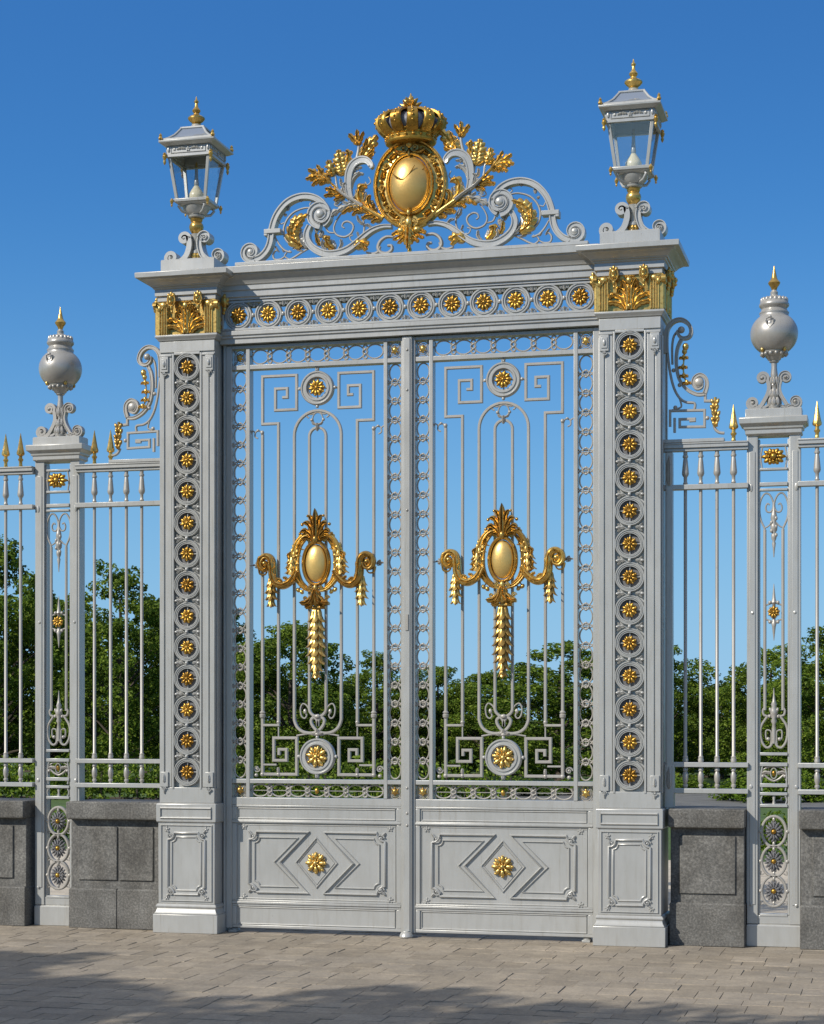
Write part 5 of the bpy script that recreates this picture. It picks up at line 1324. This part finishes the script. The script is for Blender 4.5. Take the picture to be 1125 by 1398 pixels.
for k, (h, w, sd, mt) in enumerate(((6., 4.2, 1, 'leaf_dark'), (5.6, 4.0, 2, 'leaf_dark'), (6.2, 3.8, 3, 'leaf_dark'))):
    tr, lf = tree_mesh(h, w, sd); protos.append((h, w, shared('trunk', tr, 'bark'), shared('crown', lf, mt, 0)))
def plant_tree(x, y, top, width, k, rz, label, group='trees in the park behind the gate'):
    h, w, tm, cm = protos[k]
    t = root('tree', (x, y, 0), label, 'tree', group)
    t.rotation_euler = (0, 0, rz); t.scale = (width/w, width/w, top/h)
    o = bpy.data.objects.new('trunk', tm); COL.objects.link(o); o.parent = t
    o = bpy.data.objects.new('crown', cm); COL.objects.link(o); o.parent = t
TREES = [  # position and height of each tree in the park
 (30., [(-18.586,6.008)], 4.6, 0, 'dark green tree behind the far left railing, tallest of the row'),
 (33., [(-18.525,4.848)], 3.4, 1, 'dark green tree seen through the left fence post'),
 (29., [(-14.662,5.231)], 3.6, 2, 'tall green tree behind the railing left of the left pillar'),
 (34., [(-14.759,5.143)], 4.2, 0, 'green tree hidden mostly by the left gate pillar'),
 (30., [(-10.673,3.889)], 3.7, 1, 'round green tree behind the left gate leaf, under its gold cartouche'),
 (35., [(-9.914,3.320)], 3.0, 2, 'low green tree behind the meeting post of the gate'),
 (36., [(-8.498,2.967)], 2.6, 0, 'small green tree just right of the meeting post'),
 (35., [(-6.995,2.818)], 2.7, 1, 'small green tree behind the gold drop of the right gate leaf'),
 (31., [(-4.298,3.372)], 4.4, 2, 'broad green tree behind the right gate leaf, next to the right pillar'),
 (34., [(-2.228,3.390)], 3.2, 0, 'green tree just right of the right gate pillar'),
 (38., [(-1.138,2.517)], 2.6, 1, 'low green tree left of the right fence post'),
 (33., [(0.488,3.295)], 2.9, 2, 'green tree seen through the right fence post'),
 (29., [(2.139,3.590)], 3.3, 0, 'green tree behind the far right railing'),
 (42., [(-21.571,3.941)], 5.0, 1, 'dim tree farther back between the left fence post and left railing'),
 (42., [(-15.951,3.436)], 5.0, 2, 'dim tree farther back behind the left leaf, beside its pillar'),
 (44., [(-13.479,2.667)], 4.6, 0, 'dim tree farther back behind the left gate leaf'),
 (44., [(-9.802,2.310)], 4.6, 1, 'dim tree farther back behind the right gate leaf'),
 (44., [(-4.884,2.742)], 4.6, 2, 'dim tree farther back behind the right gate pillar'),
 (46., [(-2.652,1.970)], 3.6, 0, 'dim tree farther back behind the right railing'),
 (44., [(0.586,2.717)], 4.4, 1, 'dim tree farther back, right of the right fence post'),
]
for i, (y, p, w, k, lab) in enumerate(TREES):
    (X, Z), = p
    plant_tree(X, y, Z, w, k, i*1.7, lab)
# hedge along the back of the park and shrubs before the trees
rnd = random.Random(5)
m = M(); cl = []
x = -27.
while x < 20.:
    for j in range(3): cl.append((x+rnd.uniform(-.2, .2), 39.5+rnd.uniform(-.5, .5), .3+.5*j+rnd.uniform(-.1, .1), rnd.uniform(.42, .55)))
    x += .55
leafmass(m, cl, 85, .12, rnd)
hd = root('hedge', (-10, 39.5, 0), 'tall dark hedge closing off the park behind the trees', 'hedge'); hm = M()
part('foliage', m, 'leaf_dark', hd, 0, 0)
for i in range(57): hm.tube([(-26.5+.8*i, 39.5, -.02), (-26.5+.8*i+rnd.uniform(-.1, .1), 39.5, 1.2)], .03, 6)
hm.tube([(-26.8, 39.5, 0), (19.2, 39.5, 0)], .04, 6); part('stem', hm, 'bark', hd)
m = M(); cl = []; x = -15.6
while x < -3.6:
    for j in range(2): cl.append((x+rnd.uniform(-.12, .12), 22.2+rnd.uniform(-.25, .25), .22+.34*j+rnd.uniform(-.06, .06), rnd.uniform(.25, .36)))
    x += .30
leafmass(m, cl, 210, .075, rnd)
hd2 = root('hedge', (-9.6, 22.2, 0), 'low dark hedge on the lawn edge behind the gate and the left railing', 'hedge')
part('foliage', m, 'leaf_dark', hd2, 0, 0)
hm = M()
for i in range(30): hm.tube([(-15.4+.4*i, 22.2, -.02), (-15.4+.4*i+rnd.uniform(-.1, .1), 22.2, .5)], .02, 5)
hm.tube([(-15.6, 22.2, 0), (-3.6, 22.2, 0)], .03, 6); part('stem', hm, 'bark', hd2)
bm_ = M(); cl = []
for i in range(16):
    a = rnd.uniform(0, 2*pi); rr = rnd.uniform(0, .42); cl.append((rr*cos(a), rr*sin(a), rnd.uniform(.12, .62), rnd.uniform(.16, .30)))
leafmass(bm_, cl, 420, .060, rnd)
bs = M()
for c in cl[:9]: bs.tube([(0, 0, -.02), (c[0]*.6, c[1]*.6, c[2]*.6), c[:3]], .012, 5)
bme, bsm = shared('foliage', bm_, 'leaf_bright', 0), shared('stem', bs, 'bark')
SH = [(24.5, [(-15.275,0.480),(-15.031,0.642)], 'bright green shrub behind the far left railing'), (25, [(-14.640,0.180)], 'bright shrub seen low through the left fence post'), (25.5, [(-13.922,0.462)], 'bright green shrub low behind the left railing, next to the left fence post'), (26, [(-13.648,0.122)], 'small bright shrub low behind the middle of the left railing'), (25.5, [(-12.477,0.344)], 'bright green shrub low behind the left railing, against the left pillar'),
      (26, [(-10.268,0.249)], 'shrub low behind the left gate leaf, beside its hinge side'), (26.5, [(-9.586,0.076)], 'small shrub low behind the left gate leaf, left of the lower ring'), (26, [(-8.503,0.295)], 'shrub low behind the left gate leaf, right of the lower ring'), (26.5, [(-7.567,0.127)], 'shrub low behind the left gate leaf, near the meeting post'), (26, [(-5.915,0.160)], 'shrub low behind the right gate leaf, near the meeting post'),
      (26.5, [(-5.270,0.274)], 'shrub low behind the right gate leaf, left of the lower ring'), (26, [(-4.208,0.237)], 'shrub low behind the right gate leaf, right of the lower ring'), (26.5, [(-3.304,0.103)], 'shrub low behind the right gate leaf, beside its hinge side'), (24.5, [(0.442,0.590)], 'bright round shrub low behind the right railing, beside the right fence post'), (24, [(1.075,0.665)], 'bright shrub seen low through the right fence post'), (24.5, [(1.780,0.628)], 'bright shrub low behind the far right railing'), (28.6, [(-1.010,0.371)], 'bright shrub beyond the road behind the right railing'),
      (9.6, [(-7.343,0.455)], 'low shrub just behind the rings of the left fence post'), (9.8, [(2.001,0.538)], 'low shrub just behind the rings of the right fence post')]
for i, (y, p, lab) in enumerate(SH):
    X, Z = p[0]; w = (.62+.1*(i % 3)) * (1.1 if y > 12 else .62)
    t = root('shrub', (X, y, -.01), lab, 'shrub', 'shrubs in the park behind the gate'); t.rotation_euler = (0, 0, i*1.3); t.scale = (w*1.5, w*1.5, max(.4, Z)/.85)
    for n, me in (('stem', bsm), ('foliage', bme)):
        o = bpy.data.objects.new(n, me); COL.objects.link(o); o.parent = t
# street trees on the near side, out of frame: their shade lies on the paving
tr, lf = tree_mesh(8.2, 5.2, 21, 110, .16, .55, .16)
st = (shared('trunk', tr, 'bark'), shared('crown', lf, 'leaf_dark', 0))
for x, y, rz, sc, lab in ((-8.8, -10.5, .4, .84, 'street tree left of the camera shading the left paving'), (-6.5, -12.3, 2., .90, 'street tree shading the middle of the paving'), (-3.3, -12.3, 3.3, .90, 'street tree beside the camera shading the right paving')):
    t = root('street_tree', (x, y, -.02), lab, 'tree', 'street trees in front of the gate'); t.rotation_euler = (0, 0, rz); t.scale = (sc, sc, sc)
    for n, me in zip(('trunk', 'crown'), st):
        o = bpy.data.objects.new(n, me); COL.objects.link(o); o.parent = t

# ================================================================== light, sky, camera
AZ, EL = radians(40), radians(33.5)                    # the sun stands to the front left
sv = Vector((-sin(AZ)*cos(EL), -cos(AZ)*cos(EL), sin(EL)))
sun = bpy.data.lights.new('sun', 'SUN'); sun.energy = 4.6; sun.angle = radians(.5); sun.color = (1., .945, .86)
so = bpy.data.objects.new('sun', sun); COL.objects.link(so); so.rotation_euler = (-sv).to_track_quat('-Z', 'Y').to_euler(); so.location = sv*40
w = bpy.data.worlds.new('World'); scene.world = w; w.use_nodes = True; nt = w.node_tree; bg = nt.nodes['Background']
sky = nt.nodes.new('ShaderNodeTexSky'); sky.sky_type = 'NISHITA'; sky.sun_disc = False; sky.sun_elevation = EL
sky.sun_rotation = atan2(sv.x, sv.y); sky.air_density = 1.0; sky.dust_density = 0; sky.ozone_density = 3; sky.altitude = 0
tc = nt.nodes.new('ShaderNodeTexCoord'); sx = nt.nodes.new('ShaderNodeSeparateXYZ'); cx = nt.nodes.new('ShaderNodeCombineXYZ')
def mth(op, a, b, c=None):
    n = nt.nodes.new('ShaderNodeMath'); n.operation = op
    for s_, v in zip(n.inputs, (a, b, c)):
        if hasattr(v, 'is_output'): nt.links.new(v, s_)
        elif v is not None: s_.default_value = v
    return n.outputs[0]
# the deep blue of a clear day, reached lower above the horizon than the plain model has it
nt.links.new(tc.outputs['Generated'], sx.inputs[0]); zz = sx.outputs[2]
hz = mth('MINIMUM', mth('ADD', mth('MULTIPLY_ADD', zz, .75, .075), mth('MULTIPLY', mth('POWER', mth('MAXIMUM', zz, 0.), 3.), 12.)), .90)
nt.links.new(sx.outputs[0], cx.inputs[0]); nt.links.new(sx.outputs[1], cx.inputs[1]); nt.links.new(hz, cx.inputs[2]); nt.links.new(cx.outputs[0], sky.inputs['Vector'])
sp = nt.nodes.new('ShaderNodeSeparateColor'); nt.links.new(sky.outputs[0], sp.inputs[0])
B_ = mth('MULTIPLY', mth('POWER', sp.outputs[2], .36), 3.36); cc = nt.nodes.new('ShaderNodeCombineColor')
for k, e in ((0, 1.92), (1, 1.48)): nt.links.new(mth('MULTIPLY', B_, mth('POWER', mth('DIVIDE', sp.outputs[k], sp.outputs[2]), e)), cc.inputs[k])
nt.links.new(B_, cc.inputs[2])
# haze low down
hf = mth('MULTIPLY', mth('POWER', mth('MAXIMUM', mth('MULTIPLY_ADD', zz, -3.5, 1.), 0.), 2.), .82)
hm_ = nt.nodes.new('ShaderNodeMix'); hm_.data_type = 'RGBA'; nt.links.new(hf, hm_.inputs[0]); nt.links.new(cc.outputs[0], hm_.inputs[6]); hm_.inputs[7].default_value = (2.75, 4.55, 6.9, 1)
# neutral veil added overhead, well above the picture, to soften the blue shadows
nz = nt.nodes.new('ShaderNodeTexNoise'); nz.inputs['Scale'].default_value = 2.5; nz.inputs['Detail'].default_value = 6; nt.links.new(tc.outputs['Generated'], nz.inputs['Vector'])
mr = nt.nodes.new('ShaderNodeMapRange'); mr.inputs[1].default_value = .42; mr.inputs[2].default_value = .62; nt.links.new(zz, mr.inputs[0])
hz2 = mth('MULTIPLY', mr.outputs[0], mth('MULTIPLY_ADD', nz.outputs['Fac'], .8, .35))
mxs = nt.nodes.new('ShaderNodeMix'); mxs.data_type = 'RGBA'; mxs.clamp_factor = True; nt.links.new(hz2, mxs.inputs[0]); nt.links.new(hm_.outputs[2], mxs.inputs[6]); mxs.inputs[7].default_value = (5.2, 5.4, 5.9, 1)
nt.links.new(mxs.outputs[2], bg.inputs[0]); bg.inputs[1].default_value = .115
cam = bpy.data.cameras.new('camera'); co = bpy.data.objects.new('camera', cam); COL.objects.link(co); scene.camera = co
TH = math.atan(9.87e-5*2600)
co.location = (.02+14.1304*sin(TH), -14.1304*cos(TH), 1.65); co.rotation_euler = (pi/2, 0, TH)
cam.sensor_fit = 'VERTICAL'; cam.sensor_height = 36; cam.lens = 2600/1398*36; cam.shift_y = (979-699)/1398; cam.clip_end = 3000; cam.clip_start = .05
scene.view_settings.view_transform = 'Standard'; scene.view_settings.look = 'None'; scene.view_settings.exposure = 0; scene.view_settings.gamma = 1
scene.cycles.max_bounces = 8; scene.cycles.transparent_max_bounces = 16
